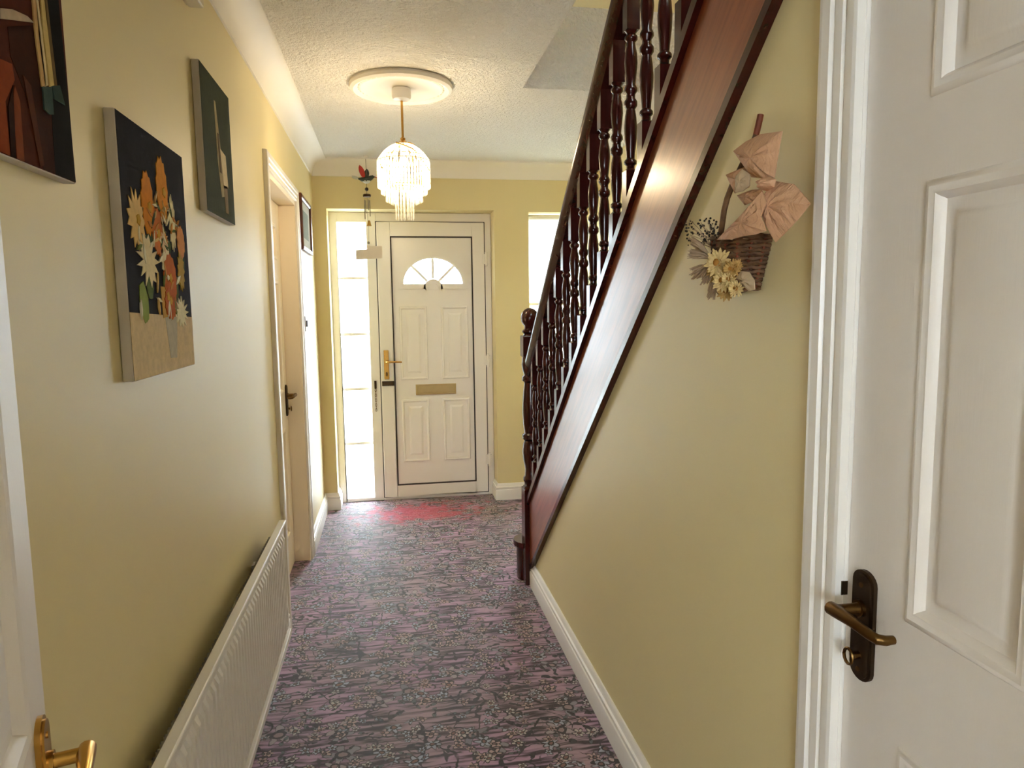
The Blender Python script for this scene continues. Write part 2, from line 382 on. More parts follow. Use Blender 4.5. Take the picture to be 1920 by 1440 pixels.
# cornice
def cove(n=8, r=0.098, lip=0.008):
    p = [(0, 0), (0, -r-lip), (lip, -r-lip), (lip, -r)]
    for i in range(1, n):
        a = math.pi/2*i/n; p.append((lip+(r-lip)*(1-math.cos(a)), -r+(r-lip)*math.sin(a)))
    p += [(r, -lip), (r+lip, -lip), (r+lip, 0)]
    return p
cv = cove()
m = MB().prism(cv, lambda a, b: (XL+a, YB, HC+b), lambda a, b: (XL+a, D-a, HC+b)); m.smooth = True
struct(m.build('trim_1', m_cove), 'smooth white coved cornice along left wall', 'cornice')
m = MB().prism(cv, lambda a, b: (XL+a, D-a, HC+b), lambda a, b: (XP, D-a, HC+b)); m.smooth = True
struct(m.build('trim_2', m_cove), 'smooth white coved cornice above front door', 'cornice')
# skirtings
sk = [(0, 0), (0.021, 0), (0.021, 0.072), (0.0195, 0.076), (0.015, 0.077), (0.015, 0.084), (0.0185, 0.087), (0.0185, 0.097), (0.0125, 0.100), (0.0095, 0.108), (0.008, 0.118), (0.005, 0.122), (0, 0.122)]
m = MB().prism(sk, lambda a, b: (XR-a, 1.037, b), lambda a, b: (XR-a, 3.375, b)); m.smooth = True
struct(m.build('baseboard_right', m_white), 'white moulded skirting under the stairs', 'skirting')
m = MB().prism(sk, lambda a, b: (XL+a, YB, b), lambda a, b: (XL+a, 3.052, b)).prism(sk, lambda a, b: (XL+a, 4.085, b), lambda a, b: (XL+a, D-a, b)); m.smooth = True
struct(m.build('baseboard_left', m_white), 'white moulded skirting along the left wall', 'skirting')
m = MB().prism(sk, lambda a, b: (XL+a, D-a, b), lambda a, b: (FX0+a, D-a, b)).prism(sk, lambda a, b: (FX0+a, D-a, b), lambda a, b: (FX0+a, DD, b))
m.prism(sk, lambda a, b: (FX1-a, D-a, b), lambda a, b: (XP, D-a, b)).prism(sk, lambda a, b: (FX1-a, D-a, b), lambda a, b: (FX1-a, DD, b)); m.smooth = True
struct(m.build('baseboard_front', m_white), 'white skirting either side of front door', 'skirting')

# ------------------------------------------------------------------ doors: shared pieces
TL = lambda s, z, v: (XL+v, s, z)
TR = lambda s, z, v: (XR-v, s, z)
def lever_handle(root, tf, s0, z0, sgn, mp, ml, plate=(0.048, 0.172), top=0.058, neck=0.045, ln=0.10, turn=True):
    """plate centred on s0; spindle at z0; lever runs sgn along s"""
    w, h = plate; zt = z0+top; zb = zt-h; r = w/2
    pts = [(r*math.cos(a), zt-r*0.8+r*0.8*math.sin(a)) for a in [math.pi*i/10 for i in range(11)]]
    pts += [(-r*math.cos(a), zb+r*0.8-r*0.8*math.sin(a)) for a in [math.pi*i/10 for i in range(11)]]
    m = MB().prism(pts, lambda a, b: tf(s0+a, b, 0.0), lambda a, b: tf(s0+a, b, 0.006))
    m.prism([(a*0.82, (b-(zt+zb)/2)*0.95+(zt+zb)/2) for a, b in pts], lambda a, b: tf(s0+a, b, 0.006), lambda a, b: tf(s0+a, b, 0.009))
    pl = m.build('handle_plate', mp, root)
    for zz in (zt-0.022, zb+0.018):
        m = MB().prism([(0.004*math.cos(a), 0.004*math.sin(a)) for a in [math.pi*i/4 for i in range(8)]], lambda a, b: tf(s0+a, zz+b, 0.009), lambda a, b: tf(s0+a, zz+b, 0.0105))
        m.build('screw', ml, pl)
    n = [Vector(tf(s0, z0, v)) for v in (0.009, 0.014, 0.0141, 0.02, neck)]
    m = MB().tube(n, [0.013, 0.013, 0.009, 0.0085, 0.0085], 12)
    tip = s0+sgn*ln
    pth = [Vector(tf(s0-sgn*0.010, z0, neck)), Vector(tf(s0+sgn*0.005, z0+0.001, neck)), Vector(tf(s0+sgn*ln*0.5, z0+0.002, neck+0.002)), Vector(tf(s0+sgn*ln*0.9, z0-0.001, neck)),
           Vector(tf(tip, z0-0.003, neck-0.004)), Vector(tf(tip+sgn*0.004, z0-0.004, neck-0.014)), Vector(tf(tip+sgn*0.004, z0-0.004, neck-0.026))]
    m.tube(pth, [0.010, 0.0105, 0.008, 0.0075, 0.0075, 0.007, 0.006], 12); m.smooth = True
    m.build('lever', ml, root)
    if turn:
        zz = z0-0.074
        m = MB().tube([Vector(tf(s0, zz, 0.009)), Vector(tf(s0, zz, 0.020))], 0.006, 10)
        m.tube([Vector(tf(s0+0.010*math.cos(a), zz+0.012*math.sin(a), 0.026)) for a in [2*math.pi*i/12 for i in range(13)]], 0.0025, 6); m.smooth = True
        m.build('thumb_turn', ml, root)
PANEL = [(0, 0), (0.003, 0.003), (0.009, 0.0045), (0.014, 0.002), (0.018, 0.0025), (0.022, -0.001), (0.026, -0.009), (0.040, -0.010), (0.046, -0.006), (0.052, -0.004)]
def panel_leaf(root, tf, s0, s1, z1, mat, cols, rows, thick=0.038):
    """moulded leaf: solid stiles and rails with panels let in between"""
    m = MB()
    def bx(a, b, c, d): m.prism([(a, c), (b, c), (b, d), (a, d)], lambda p, q: tf(p, q, 0), lambda p, q: tf(p, q, -thick))
    xs = [s0]+[x for c in cols for x in c]+[s1]
    for i in range(0, len(xs), 2): bx(xs[i], xs[i+1], 0.006, z1)
    zs = [0.006]+[z for r in rows for z in r]+[z1]
    for c in cols:
        for i in range(0, len(zs), 2): bx(c[0], c[1], zs[i], zs[i+1])
    m.build('leaf', mat, root)
    for c in cols:
        for r in rows:
            p = MB().relief(tf, c[0], c[1], r[0], r[1], PANEL); p.smooth = True
            p.relief(tf, c[0], c[1], r[0], r[1], [(0, -thick+0.004)])
            p.build('panel', mat, root)
ARCH = [(0, 0), (0, 0.014), (0.006, 0.016), (0.020, 0.016), (0.023, 0.0125), (0.027, 0.0125), (0.030, 0.017), (0.044, 0.018), (0.047, 0.0145), (0.052, 0.0145), (0.055, 0.021), (0.074, 0.021), (0.083, 0.019), (0.086, 0.014), (0.086, 0)]

# right: under-stairs / side door
d3 = empty('door_3', (XR, 0.56, 0)); struct(d3, 'white six-panel moulded door beside the dried flower basket', 'door')
tf3 = lambda s, z, v: (XR+0.006-v, s, z)
panel_leaf(d3, tf3, 0.188, 0.945, 1.975, m_doorwhite, [(0.312, 0.506), (0.627, 0.822)], [(0.20, 0.79), (0.975, 1.572), (1.676, 1.90)])
lever_handle(d3, tf3, 0.902, 0.960, -1, m_bronzed, m_bronze, neck=0.052, ln=0.088)
B(XR-0.004, XR+0.012, 0.9455, 0.9505, 0.962, 0.984).build('latch_bolt', m_bronzed, d3)
m = MB().uframe(TR, RY0+0.003, 0.9475, 0, RZ-0.005, ARCH)
a3 = struct(m.build('trim_3', m_white), 'white ribbed architrave round the six-panel door', 'architrave')
# jamb lining behind the leaf
m = MB().box(XR, XR+0.05, 0.9465, 0.95, 0, RZ).box(XR, XR+0.05, RY0, 0.168, 0, RZ).box(XR, XR+0.05, 0.168, 0.9465, 1.978, RZ).box(XR+0.045, XR+0.05, 0.168, 0.9465, 0, 1.978)
struct(m.build('trim_4', m_white), 'white jamb lining of the six-panel door', 'door jamb')

# left far: room door in a deep reveal
LX = -0.567
d2 = empty('door_2', (LX, 3.56, 0)); struct(d2, 'cream room door set back in left wall reveal', 'door')
tf2 = lambda s, z, v: (LX+v, s, z)
panel_leaf(d2, tf2, 3.152, 3.985, 1.975, m_jamb, [(3.27, 3.50), (3.63, 3.86)], [(0.20, 0.79), (0.975, 1.572), (1.676, 1.86)], 0.035)
lever_handle(d2, tf2, 3.935, 0.955, -1, m_bronzed, m_bronze, neck=0.05, ln=0.095)
m = MB().box(XL-0.12, XL+0.004, 3.13, 3.15, 0, 2.0).box(XL-0.12, XL+0.004, 3.987, 4.005, 0, 2.0).box(XL-0.12, XL+0.004, 3.15, 3.987, 1.978, 2.0)
m.box(XL-0.13, XL-0.12, 3.13, 4.005, 0, 2.0)
struct(m.build('trim_5', m_jamb), 'cream door lining of left room door', 'door jamb')
AR2 = [(u*0.82, v*0.95) for u, v in ARCH]
m = MB().uframe(TL, 3.128, 4.007, 0, 2.0, AR2)
struct(m.build('trim_6', m_white), 'white moulded architrave round left room door', 'architrave')

# left near: kitchen door standing open (local frame: s from hinge, v towards the hall)
d4 = bpy.data.objects.new('door_4', None); COL.objects.link(d4); OFF['door_4'] = (0, 0, 0)
ang = math.radians(16.0); far = Vector((-0.429, 0.893, 0)); wid = 0.76
d4.location = far + Vector((math.sin(ang), -math.cos(ang), 0))*wid; d4.rotation_euler = (0, 0, ang)
struct(d4, 'white panelled door standing open by the radiator, brass lever', 'door')
tf4 = lambda s, z, v: (v, s, z)
panel_leaf(d4, tf4, 0.0, wid, 1.985, m_doorwhite, [(0.10, 0.32), (0.44, 0.66)], [(0.20, 0.76), (0.95, 1.572), (1.676, 1.90)])
lever_handle(d4, tf4, wid-0.055, 0.897, -1, m_brass, m_brass, top=0.056, neck=0.046, ln=0.10)

# ------------------------------------------------------------------ front door set
TF = lambda s, z, v: (s, DD-v, z)
d1 = empty('door_1', (0.317, DD, 0)); struct(d1, 'white front door with sunburst fanlight, brass letter plate and lever', 'door')
def fb(x0, x1, z0, z1, v0, v1, m=None):
    m = m or MB(); return m.box(x0, x1, DD-v1, DD-v0, z0, z1)
# outer frame of the door (head, hinge jamb, threshold)
m = MB(); fb(-0.072, 0.706, 2.036, 2.098, -0.07, 0.0, m); fb(0.706, 0.755, 0.0, 2.098, -0.07, 0.0, m); fb(-0.072, 0.706, 0.0, 0.022, -0.07, 0.004, m)
m.build('frame', m_upvc, d1, bevel=0.004)
LX0, LX1, LZ0, LZ1 = -0.070, 0.703, 0.026, 2.032
PX0, PX1, PZ0, PZ1 = 0.026, 0.615, 0.111, 1.931
m = MB(); fb(LX0, PX0, LZ0, LZ1, -0.04, 0.016, m); fb(PX1, LX1, LZ0, LZ1, -0.04, 0.016, m)
fb(PX0, PX1, PZ1, LZ1, -0.04, 0.016, m); fb(PX0, PX1, LZ0, PZ0, -0.04, 0.016, m)
m.build('leaf_frame', m_upvc, d1, bevel=0.004)
m = MB().relief(TF, LX0-0.007, LX1+0.007, LZ0-0.006, LZ1+0.006, [(0, -0.002), (0, 0.003), (0.012, 0.003), (0.012, -0.002)], cap=False)
m.build('edge_seal', m_gasket, d1)
m = MB().relief(TF, PX0-0.001, PX1+0.001, PZ0-0.001, PZ1+0.001, [(0, 0.005), (0, 0.0175), (0.009, 0.0175), (0.009, 0.005)], cap=False)
m.build('gasket', m_gasket, d1)
# panel skin with the fanlight hole
CX, CZ, RG, HG = 0.325, 1.588, 0.216, 0.190
N = 28
arc = [(CX+RG*math.cos(math.pi*i/N), CZ+HG*math.sin(math.pi*i/N)) for i in range(N+1)]
m = MB(); v = 0.008
x0, x1, z0, z1 = PX0+0.008, PX1-0.008, PZ0+0.008, PZ1-0.008
m.add([TF(x0, z0, v), TF(x1, z0, v), TF(x1, CZ, v), TF(x0, CZ, v)], [(0, 1, 2, 3)])
m.add([TF(x0, CZ, v), TF(arc[-1][0], CZ, v), TF(CX-RG, z1, v), TF(x0, z1, v)], [(0, 1, 2, 3)])
m.add([TF(arc[0][0], CZ, v), TF(x1, CZ, v), TF(x1, z1, v), TF(CX+RG, z1, v)], [(0, 1, 2, 3)])
for i in range(N):
    a, b = arc[i], arc[i+1]
    m.add([TF(a[0], a[1], v), TF(a[0], z1, v), TF(b[0], z1, v), TF(b[0], b[1], v)], [(0, 1, 2, 3)])
    m.add([TF(a[0], a[1], v), TF(b[0], b[1], v), TF(b[0], b[1], -0.035), TF(a[0], a[1], -0.035)], [(0, 1, 2, 3)])
m.box(x0, x1, DD+0.030, DD+0.036, z0, CZ)
m.build('panel_skin', m_upvc, d1)
MOLD = [(0, 0.008), (0.003, 0.019), (0.010, 0.021), (0.016, 0.017), (0.020, 0.012), (0.026, 0.0115), (0.050, 0.012), (0.056, 0.015), (0.064, 0.0185)]
for (a, b, c, d) in ((0.074, 0.274, 0.896, 1.430), (0.376, 0.576, 0.896, 1.430), (0.074, 0.274, 0.284, 0.749), (0.376, 0.576, 0.284, 0.749)):
    MB().relief(TF, a, b, c, d, MOLD).build('raised_panel', m_upvc, d1)
# fanlight: moulded surround, hub, muntins and four panes
def arcband(rx0, rz0, rx1, rz1, v0, v1, a0=0.0, a1=math.pi, n=28, m=None, cz=CZ):
    m = m or MB(); vs = []; fs = []
    for i in range(n+1):
        a = a0+(a1-a0)*i/n; c, s = math.cos(a), math.sin(a)
        vs += [TF(CX+rx0*c, cz+rz0*s, v0), TF(CX+rx0*c, cz+rz0*s, v1), TF(CX+rx1*c, cz+rz1*s, v1), TF(CX+rx1*c, cz+rz1*s, v0)]
    for i in range(n):
        for k in range(4): fs.append((i*4+k, i*4+(k+1) % 4, (i+1)*4+(k+1) % 4, (i+1)*4+k))
    fs += [(0, 1, 2, 3), (n*4+3, n*4+2, n*4+1, n*4)]
    return m.add(vs, fs)
m = arcband(0.214, 0.188, 0.248, 0.222, 0.008, 0.020); m = arcband(0.224, 0.198, 0.238, 0.212, 0.020, 0.025, m=m)
m.box(CX-0.253, CX-0.055, DD-0.021, DD-0.008, 1.556, CZ+0.004).box(CX+0.055, CX+0.253, DD-0.021, DD-0.008, 1.556, CZ+0.004)
m = arcband(0.040, 0.040, 0.070, 0.070, 0.0, 0.021, m=m, cz=1.556)
m = arcband(0.001, 0.001, 0.041, 0.041, 0.0, 0.014, m=m, cz=1.556)
m.box(CX-0.055, CX+0.055, DD-0.021, DD-0.004, 1.550, 1.558)
fl = m.build('fanlight_surround', m_upvc, d1, bevel=0.002)
m = MB()
for k in range(5):
    a = math.pi*k/4
    if k in (0, 4): continue
    dx, dz = math.cos(a), math.sin(a); p0 = (CX+0.06*dx, 1.570+0.06*dz); p1 = (CX+0.216*dx, CZ+0.19*dz)
    tx, tz = -dz*0.009, dx*0.009
    MB().prism([(p0[0]+tx, p0[1]+tz), (p1[0]+tx, p1[1]+tz), (p1[0]-tx, p1[1]-tz), (p0[0]-tx, p0[1]-tz)], lambda a, b: TF(a, b, 0.0), lambda a, b: TF(a, b, 0.010)).build('glazing_bar', m_upvc, fl)
for k in range(4):
    arcband(0.03, 0.02, 0.2165, 0.191, -0.012, -0.008, math.pi*k/4, math.pi*(k+1)/4, 8).build('pane', m_glass, fl)
MB().relief(TF, 0.178, 0.476, 0.782, 0.860, [(0, 0.008), (0.001, 0.018), (0.004, 0.020), (0.009, 0.020), (0.012, 0.016), (0.016, 0.0165)]).build('letter_plate', m_paleb, d1)
# front door handle, chain and hinges
m = MB().box(-0.046, -0.010, DD-0.026, DD-0.016, 0.905, 1.118); hp = m.build('handle_plate', m_brass, d1, bevel=0.004)
m = MB().tube([(-0.026, DD-0.026, 1.034), (-0.026, DD-0.062, 1.034), (-0.018, DD-0.070, 1.034), (0.03, DD-0.072, 1.034), (0.082, DD-0.070, 1.032)], [0.010, 0.009, 0.009, 0.0075, 0.006], 10); m.smooth = True
m.build('lever', m_brass, d1)
m = MB().prism([(0.007*math.cos(a), 0.016*math.sin(a)) for a in [math.pi*i/8 for i in range(16)]], lambda a, b: TF(-0.028+a, 0.944+b, 0.026), lambda a, b: TF(-0.028+a, 0.944+b, 0.032)); m.build('lock_cylinder', m_bronze, hp)
m = MB().box(-0.064, 0.022, DD-0.028, DD-0.016, 0.858, 0.892).box(-0.058, 0.016, DD-0.033, DD-0.028, 0.869, 0.880); m.build('chain_slide', m_bronzed, d1, bevel=0.002)
for zz in (1.77, 1.025, 0.275):
    h = MB().tube([(0.716, DD-0.026, zz-0.05), (0.716, DD-0.026, zz+0.05)], 0.011, 10).box(0.690, 0.735, DD-0.022, DD-0.001, zz-0.036, zz+0.036); h.build('hinge', m_upvc, d1)
# sidelight
w1 = empty('window_1', (-0.235, DD, 0)); struct(w1, 'tall narrow white-framed sidelight glowing beside the front door', 'window')
m = MB(); fb(FX0, -0.346, 0.0, 2.098, -0.07, 0.0, m); fb(-0.140, -0.0725, 0.0, 2.098, -0.07, 0.0, m); fb(-0.346, -0.140, 2.030, 2.098, -0.07, 0.0, m); fb(-0.346, -0.140, 0.0, 0.026, -0.07, 0.0, m)
m.build('frame', m_upvc, w1, bevel=0.004)
zb = [0.026, 0.434, 0.837, 1.236, 1.638, 2.030]
for i in range(5):
    fb(-0.3455, -0.1405, zb[i], zb[i+1], -0.034, -0.028).build('pane', m_glass, w1)
    if i: fb(-0.3455, -0.1405, zb[i]-0.010, zb[i]+0.010, -0.028, -0.020).build('glazing_bar', m_upvc, w1)
m = MB().box(-0.120, -0.104, DD-0.012, DD, 0.838, 0.896); m.tube([(-0.112, DD-0.008, 0.84), (-0.113, DD-0.010, 0.76), (-0.112, DD-0.008, 0.675)], 0.004, 6)
ch = empty('door_chain', (-0.112, DD, 0.67)); tag(ch, 'bronze door chain hanging on the sidelight mullion', 'door chain')
MB().box(-0.120, -0.104, DD-0.012, DD, 0.838, 0.896).build('chain_bracket', m_bronzed, ch, bevel=0.002)
for k in range(9):
    zz = 0.826-k*0.018; a = k % 2*H90
    pts = [(-0.112+0.005*math.cos(q)*math.cos(a), DD-0.007+0.005*math.cos(q)*math.sin(a), zz+0.012*math.sin(q)) for q in [2*math.pi*i/10 for i in range(11)]]
    MB().tube(pts, 0.0017, 5).build('chain_link', m_bronze, ch)

# ------------------------------------------------------------------ front window behind the stairs, with roller blind
w2 = empty('window_2', (1.23, D+0.16, WZ0)); struct(w2, 'bright white window behind the stair balusters', 'window')
y0, y1 = D+0.17, D+0.23
m = MB().box(WX0, WX0+0.05, y0, y1, WZ0, WZ1).box(WX1-0.05, WX1, y0, y1, WZ0, WZ1).box(WX0+0.05, WX1-0.05, y0, y1, WZ0, WZ0+0.05).box(WX0+0.05, WX1-0.05, y0, y1, WZ1-0.05, WZ1)
m.box(WX0+0.05, WX1-0.05, y0, y1, 1.62, 1.67)
m.build('frame', m_upvc, w2, bevel=0.004)
B(WX0+0.05, WX1-0.05, y0+0.03, y0+0.036, WZ0+0.05, 1.62).build('pane', m_glass, w2)
B(WX0+0.05, WX1-0.05, y0+0.03, y0+0.036, 1.67, WZ1-0.05).build('pane', m_glass, w2)
B(WX0-0.06, WX1+0.04, D-0.035, D+0.169, WZ0-0.022, WZ0).build('sill', m_white, w2, bevel=0.008)
rb = empty('roller_blind', (1.23, D+0.07, 1.42)); tag(rb, 'translucent white roller blind half lowered in the front window', 'blind')
m = MB().tube([(WX0+0.008, D+0.07, 2.06), (WX1-0.008, D+0.07, 2.06)], 0.022, 12); m.smooth = True; m.build('roller', m_white, rb)
m = MB().box(WX0+0.012, WX1-0.012, D+0.0705, D+0.072, 1.445, 2.06); m.build('fabric', m_blind, rb)
m = MB().box(WX0+0.012, WX1-0.012, D+0.064, D+0.078, 1.425, 1.447); m.build('bottom_bar', m_white, rb, bevel=0.003)

# ------------------------------------------------------------------ staircase
st = empty('staircase', (0.69, 3.42, 0)); tag(st, 'mahogany staircase with turned balusters rising from newel post', 'staircase')
RISE, RUN, NR = 0.2055, 0.244, 13
YN = 3.60
ya, yb = 0.75, 3.385
m = MB().prism([(ya, z_sb(ya)), (yb, z_sb(yb)), (yb, z_st(yb)-0.03), (ya, z_st(ya)-0.03)], lambda y, z: (0.669, y, z), lambda y, z: (0.706, y, z))
m.build('string_board', m_string, st)
def sloped(prof, y0, y1, fz):                    # prof [(x, dz)] swept along the pitch
    return MB().prism(prof, lambda x, dz: (x, y0, fz(y0)+dz), lambda x, dz: (x, y1, fz(y1)+dz))
m = sloped([(0.654, -0.040), (0.654, -0.006), (0.660, 0.0), (0.716, 0.0), (0.722, -0.006), (0.722, -0.040)], ya, yb, z_st); m.build('string_cap', m_mahog, st)
m = sloped([(0.666, -0.010), (0.666, 0.018), (0.6685, 0.0185), (0.690, 0.0185), (0.690, -0.010)], ya, yb, z_sb); m.build('string_bead', m_mahog, st)
m = sloped([(0.672, -0.100), (0.664, -0.088), (0.672, -0.060), (0.660, -0.040), (0.658, -0.018), (0.668, -0.004), (0.692, 0.002), (0.716, -0.004), (0.726, -0.018), (0.724, -0.040), (0.712, -0.060), (0.720, -0.088), (0.712, -0.100)], ya, 3.39, z_rail)
m.smooth = True; m.build('handrail', m_mahog, st)
m = MB().prism([(ya, z_sb(ya)+0.05), (3.5, z_sb(3.5)+0.05), (3.5, z_st(3.5)), (ya, z_st(ya))], lambda y, z: (XP-0.03, y, z), lambda y, z: (XP-0.002, y, z)); m.build('inner_string', m_mahog, st)
# treads and risers
for k in range(1, NR+1):
    yn = YN-RUN*(k-1); z = RISE*k
    x0 = 0.7065
    B(x0, XP-0.0305, yn-RUN-0.02, yn, z-0.028, z).build('tread', m_carpet, st, bevel=0.008)
    B(x0, XP-0.0305, yn-0.035, yn-0.018, z-RISE, z-0.028).build('riser', m_carpet, st)
# bullnose end of the bottom step
def bull(r, cy): return [(0.7064, cy+r)]+[(0.705+r*math.cos(a), cy+r*math.sin(a)) for a in [math.pi/2+math.pi*i/12 for i in range(13)]]+[(0.7064, cy-r)]
m = MB().prism(bull(0.082, 3.50), lambda x, y: (x, y, 0.0), lambda x, y: (x, y, RISE-0.028)); m.smooth = True; m.build('bullnose_riser', m_mahog, st)
m = MB().prism(bull(0.098, 3.50), lambda x, y: (x, y, RISE-0.028), lambda x, y: (x, y, RISE)); m.smooth = True; m.build('bullnose_tread', m_mahog, st, bevel=0.006)
# newel post
nx, ny = 0.690, 3.420
m = MB().box(nx-0.045, nx+0.045, ny-0.045, ny+0.045, 0.0, 0.50)
nb = m.build('newel_base', m_mahog, st, bevel=0.004)
prof = [(0.044, 0.50), (0.044, 0.51), (0.036, 0.515), (0.036, 0.53), (0.042, 0.54), (0.042, 0.555), (0.034, 0.565), (0.032, 0.60), (0.042, 0.65), (0.045, 0.69), (0.040, 0.73), (0.034, 0.745), (0.044, 0.755), (0.044, 0.775), (0.034, 0.785),
        (0.040, 0.83), (0.043, 0.90), (0.040, 0.97), (0.034, 1.02), (0.032, 1.04), (0.043, 1.05), (0.043, 1.068), (0.033, 1.078), (0.040, 1.10), (0.044, 1.13), (0.042, 1.155), (0.042, 1.17)]
m = MB().lathe(prof, (nx, ny, 0), 20); m.smooth = True; m.build('newel_turning', m_mahog, st)
m = MB().box(nx-0.043, nx+0.043, ny-0.043, ny+0.043, 1.17, 1.275); m.build('newel_block', m_mahog, st, bevel=0.004)
capp = [(0.036, 1.275), (0.030, 1.283), (0.040, 1.292), (0.040, 1.300), (0.028, 1.308)]+[(0.046*math.sin(a), 1.362-0.050*math.cos(a)) for a in [math.pi*(0.22+0.78*i/9) for i in range(10)]]
m = MB().lathe(capp, (nx, ny, 0), 20); m.smooth = True; m.build('newel_cap', m_mahog, st)
# balusters: one mesh, shared
GAP = 0.715
def baluster_mesh():
    m = MB(); b = 0.0185
    m.box(-b, b, -b, b, -0.045, 0.135).box(-b, b, -b, b, 0.515, 0.68)
    pr = [(0.0185, 0.135), (0.012, 0.142), (0.012, 0.150), (0.018, 0.156), (0.018, 0.163), (0.012, 0.170), (0.013, 0.185), (0.0175, 0.225), (0.0185, 0.255), (0.016, 0.285), (0.0125, 0.305),
          (0.0185, 0.314), (0.0185, 0.326), (0.0125, 0.335), (0.0125, 0.345), (0.0185, 0.354), (0.0180, 0.362), (0.013, 0.372), (0.016, 0.400), (0.0185, 0.430), (0.017, 0.455), (0.013, 0.475), (0.012, 0.485), (0.018, 0.492), (0.018, 0.500), (0.012, 0.507), (0.0185, 0.515)]
    m.lathe(pr, (0, 0, 0), 12); m.smooth = True
    return m.mesh('baluster', m_mahog)
bme = baluster_mesh()
k = 0
while True:
    y = 3.300-0.1225*k; k += 1
    if y < 0.85: break
    o = bpy.data.objects.new('baluster', bme); COL.objects.link(o); o.parent = st
    o.location = (0.690-0.69, y-3.42, z_st(y))

# ------------------------------------------------------------------ radiator
ra = empty('radiator', (-0.43, 1.87, 0.17)); tag(ra, 'long low white fluted radiator on the left wall', 'radiator')
RYa, RYb, rz0, rz1, rx = 1.02, 2.70, 0.188, 0.618, -0.412
per = 0.0333; ncol = int((RYb-RYa-0.04)/per)
ys = [RYa, RYa+0.02]; hs = [0, 0]
for i in range(ncol):
    b = RYa+0.02+i*per
    for f_, hh in ((0.12, 0), (0.30, 1), (0.70, 1), (0.88, 0)): ys.append(b+f_*per); hs.append(hh)
ys += [RYb-0.012, RYb]; hs += [0, 0]
rows = [(rz0, 0, -0.010), (rz0+0.006, 0, 0), (rz0+0.022, 0, 0), (rz0+0.036, 1, 0), (rz1-0.055, 1, 0), (rz1-0.038, 0, 0), (rz1-0.008, 0, 0), (rz1, 0, -0.010)]
m = MB(); vs = []; fs = []
for (z, fl_, dx) in rows:
    for y, hh in zip(ys, hs): vs.append((rx-0.009+dx+0.009*hh*fl_, y, z))
nc = len(ys)
for r in range(len(rows)-1):
    for c in range(nc-1): fs.append((r*nc+c, r*nc+c+1, (r+1)*nc+c+1, (r+1)*nc+c))
m.add(vs, fs); m.box(rx-0.025, rx-0.0191, RYa, RYb, rz0, rz1)
m.box(rx-0.0191, rx-0.0092, RYa, RYa+0.004, rz0+0.004, rz1-0.004).box(rx-0.0191, rx-0.0092, RYb-0.004, RYb, rz0+0.004, rz1-0.004)
m.build('front_panel', m_rad, ra)
B(rx-0.024, rx+0.004, RYa, RYb, rz1-0.006, rz1+0.006).build('top_edge', m_rad, ra, bevel=0.004)
m = MB(); nz = int((RYb-RYa-0.1)/0.024)
for i in range(nz):
    b = RYa+0.05+i*0.024
    P_ = [(rx-0.023, b), (rx-0.023, b+0.009), (rx-0.052, b+0.012), (rx-0.052, b+0.021), (rx-0.023, b+0.024)]
    for q in range(4):
        (xa, y_a), (xb, y_b) = P_[q], P_[q+1]
        m.add([(xa, y_a, rz0+0.012), (xb, y_b, rz0+0.012), (xb, y_b, rz1-0.035), (xa, y_a, rz1-0.035)], [(0, 1, 2, 3)])
m.build('convector_fins', m_fin, ra)
for yy in (1.30, 2.42): B(XL+0.0015, rx-0.0525, yy-0.02, yy+0.02, rz0+0.05, rz1-0.06).build('bracket', m_fin, ra)
# bottom bead of the panel
m = MB().box(rx-0.020, rx+0.003, RYa, RYb, rz0-0.006, rz0+0.004); m.build('bottom_edge', m_rad, ra, bevel=0.003)

# ------------------------------------------------------------------ pendant lamp and ceiling rose
LXc, LYc = 0.088, 3.315
cr = empty('ceiling_rose', (LXc, LYc, HC)); tag(cr, 'round white moulded plaster ceiling rose above the pendant lamp', 'ceiling rose')
m = MB().lathe([(0.228, 0), (0.232, -0.010), (0.228, -0.022), (0.214, -0.030), (0.200, -0.024), (0.192, -0.016), (0.184, -0.022), (0.176, -0.022), (0.166, -0.014), (0.10, -0.013), (0.05, -0.016), (0.001, -0.018)], (LXc, LYc, HC), 48); m.smooth = True
m.build('disc', m_cove, cr)
bead = MB().ball((0, 0, 0), 0.007, 1, 1, 0.7, 8, 5); bead.smooth = True; bme2 = bead.mesh('moulded_leaf', m_cove)
for i in range(40):
    a = 2*math.pi*i/40; o = bpy.data.objects.new('moulded_bead', bme2); COL.objects.link(o); o.parent = cr; o.location = (0.188*math.cos(a), 0.188*math.sin(a), -0.018)
lp = empty('pendant_lamp', (LXc, LYc, 1.81)); tag(lp, 'lit glass-bead pendant lamp hanging on a brass rod', 'lamp')
m = MB().lathe([(0.040, 2.402), (0.043, 2.400), (0.043, 2.366), (0.038, 2.356), (0.012, 2.352), (0.006, 2.350)], (LXc, LYc, 0), 24); m.smooth = True; m.build('ceiling_cup', m_white, lp)
m = MB().tube([(LXc, LYc, 2.352), (LXc, LYc, 2.16)], 0.0055, 10); m.smooth = True; m.build('rod', m_brass, lp)
m = MB().lathe([(0.007, 2.190), (0.012, 2.185), (0.010, 2.178), (0.020, 2.168), (0.034, 2.158), (0.036, 2.150), (0.030, 2.150), (0.012, 2.150)], (LXc, LYc, 0), 20); m.smooth = True; m.build('crown', m_brass, lp)
m = MB().lathe([(0.013, 2.15), (0.013, 2.10), (0.012, 2.10)], (LXc, LYc, 0), 14); m.smooth = True; m.build('bulb_holder', m_white, lp)
m = MB().lathe([(0.012, 2.10), (0.016, 2.095), (0.017, 2.085), (0.010, 2.072), (0.001, 2.070)], (LXc, LYc, 0), 16); m.smooth = True; m.build('bulb', m_bulb, lp)
ld = bpy.data.lights.new('bulb_light', 'POINT'); ld.energy = LAMP_W; ld.color = (1.0, 0.80, 0.54); ld.shadow_soft_size = 0.032
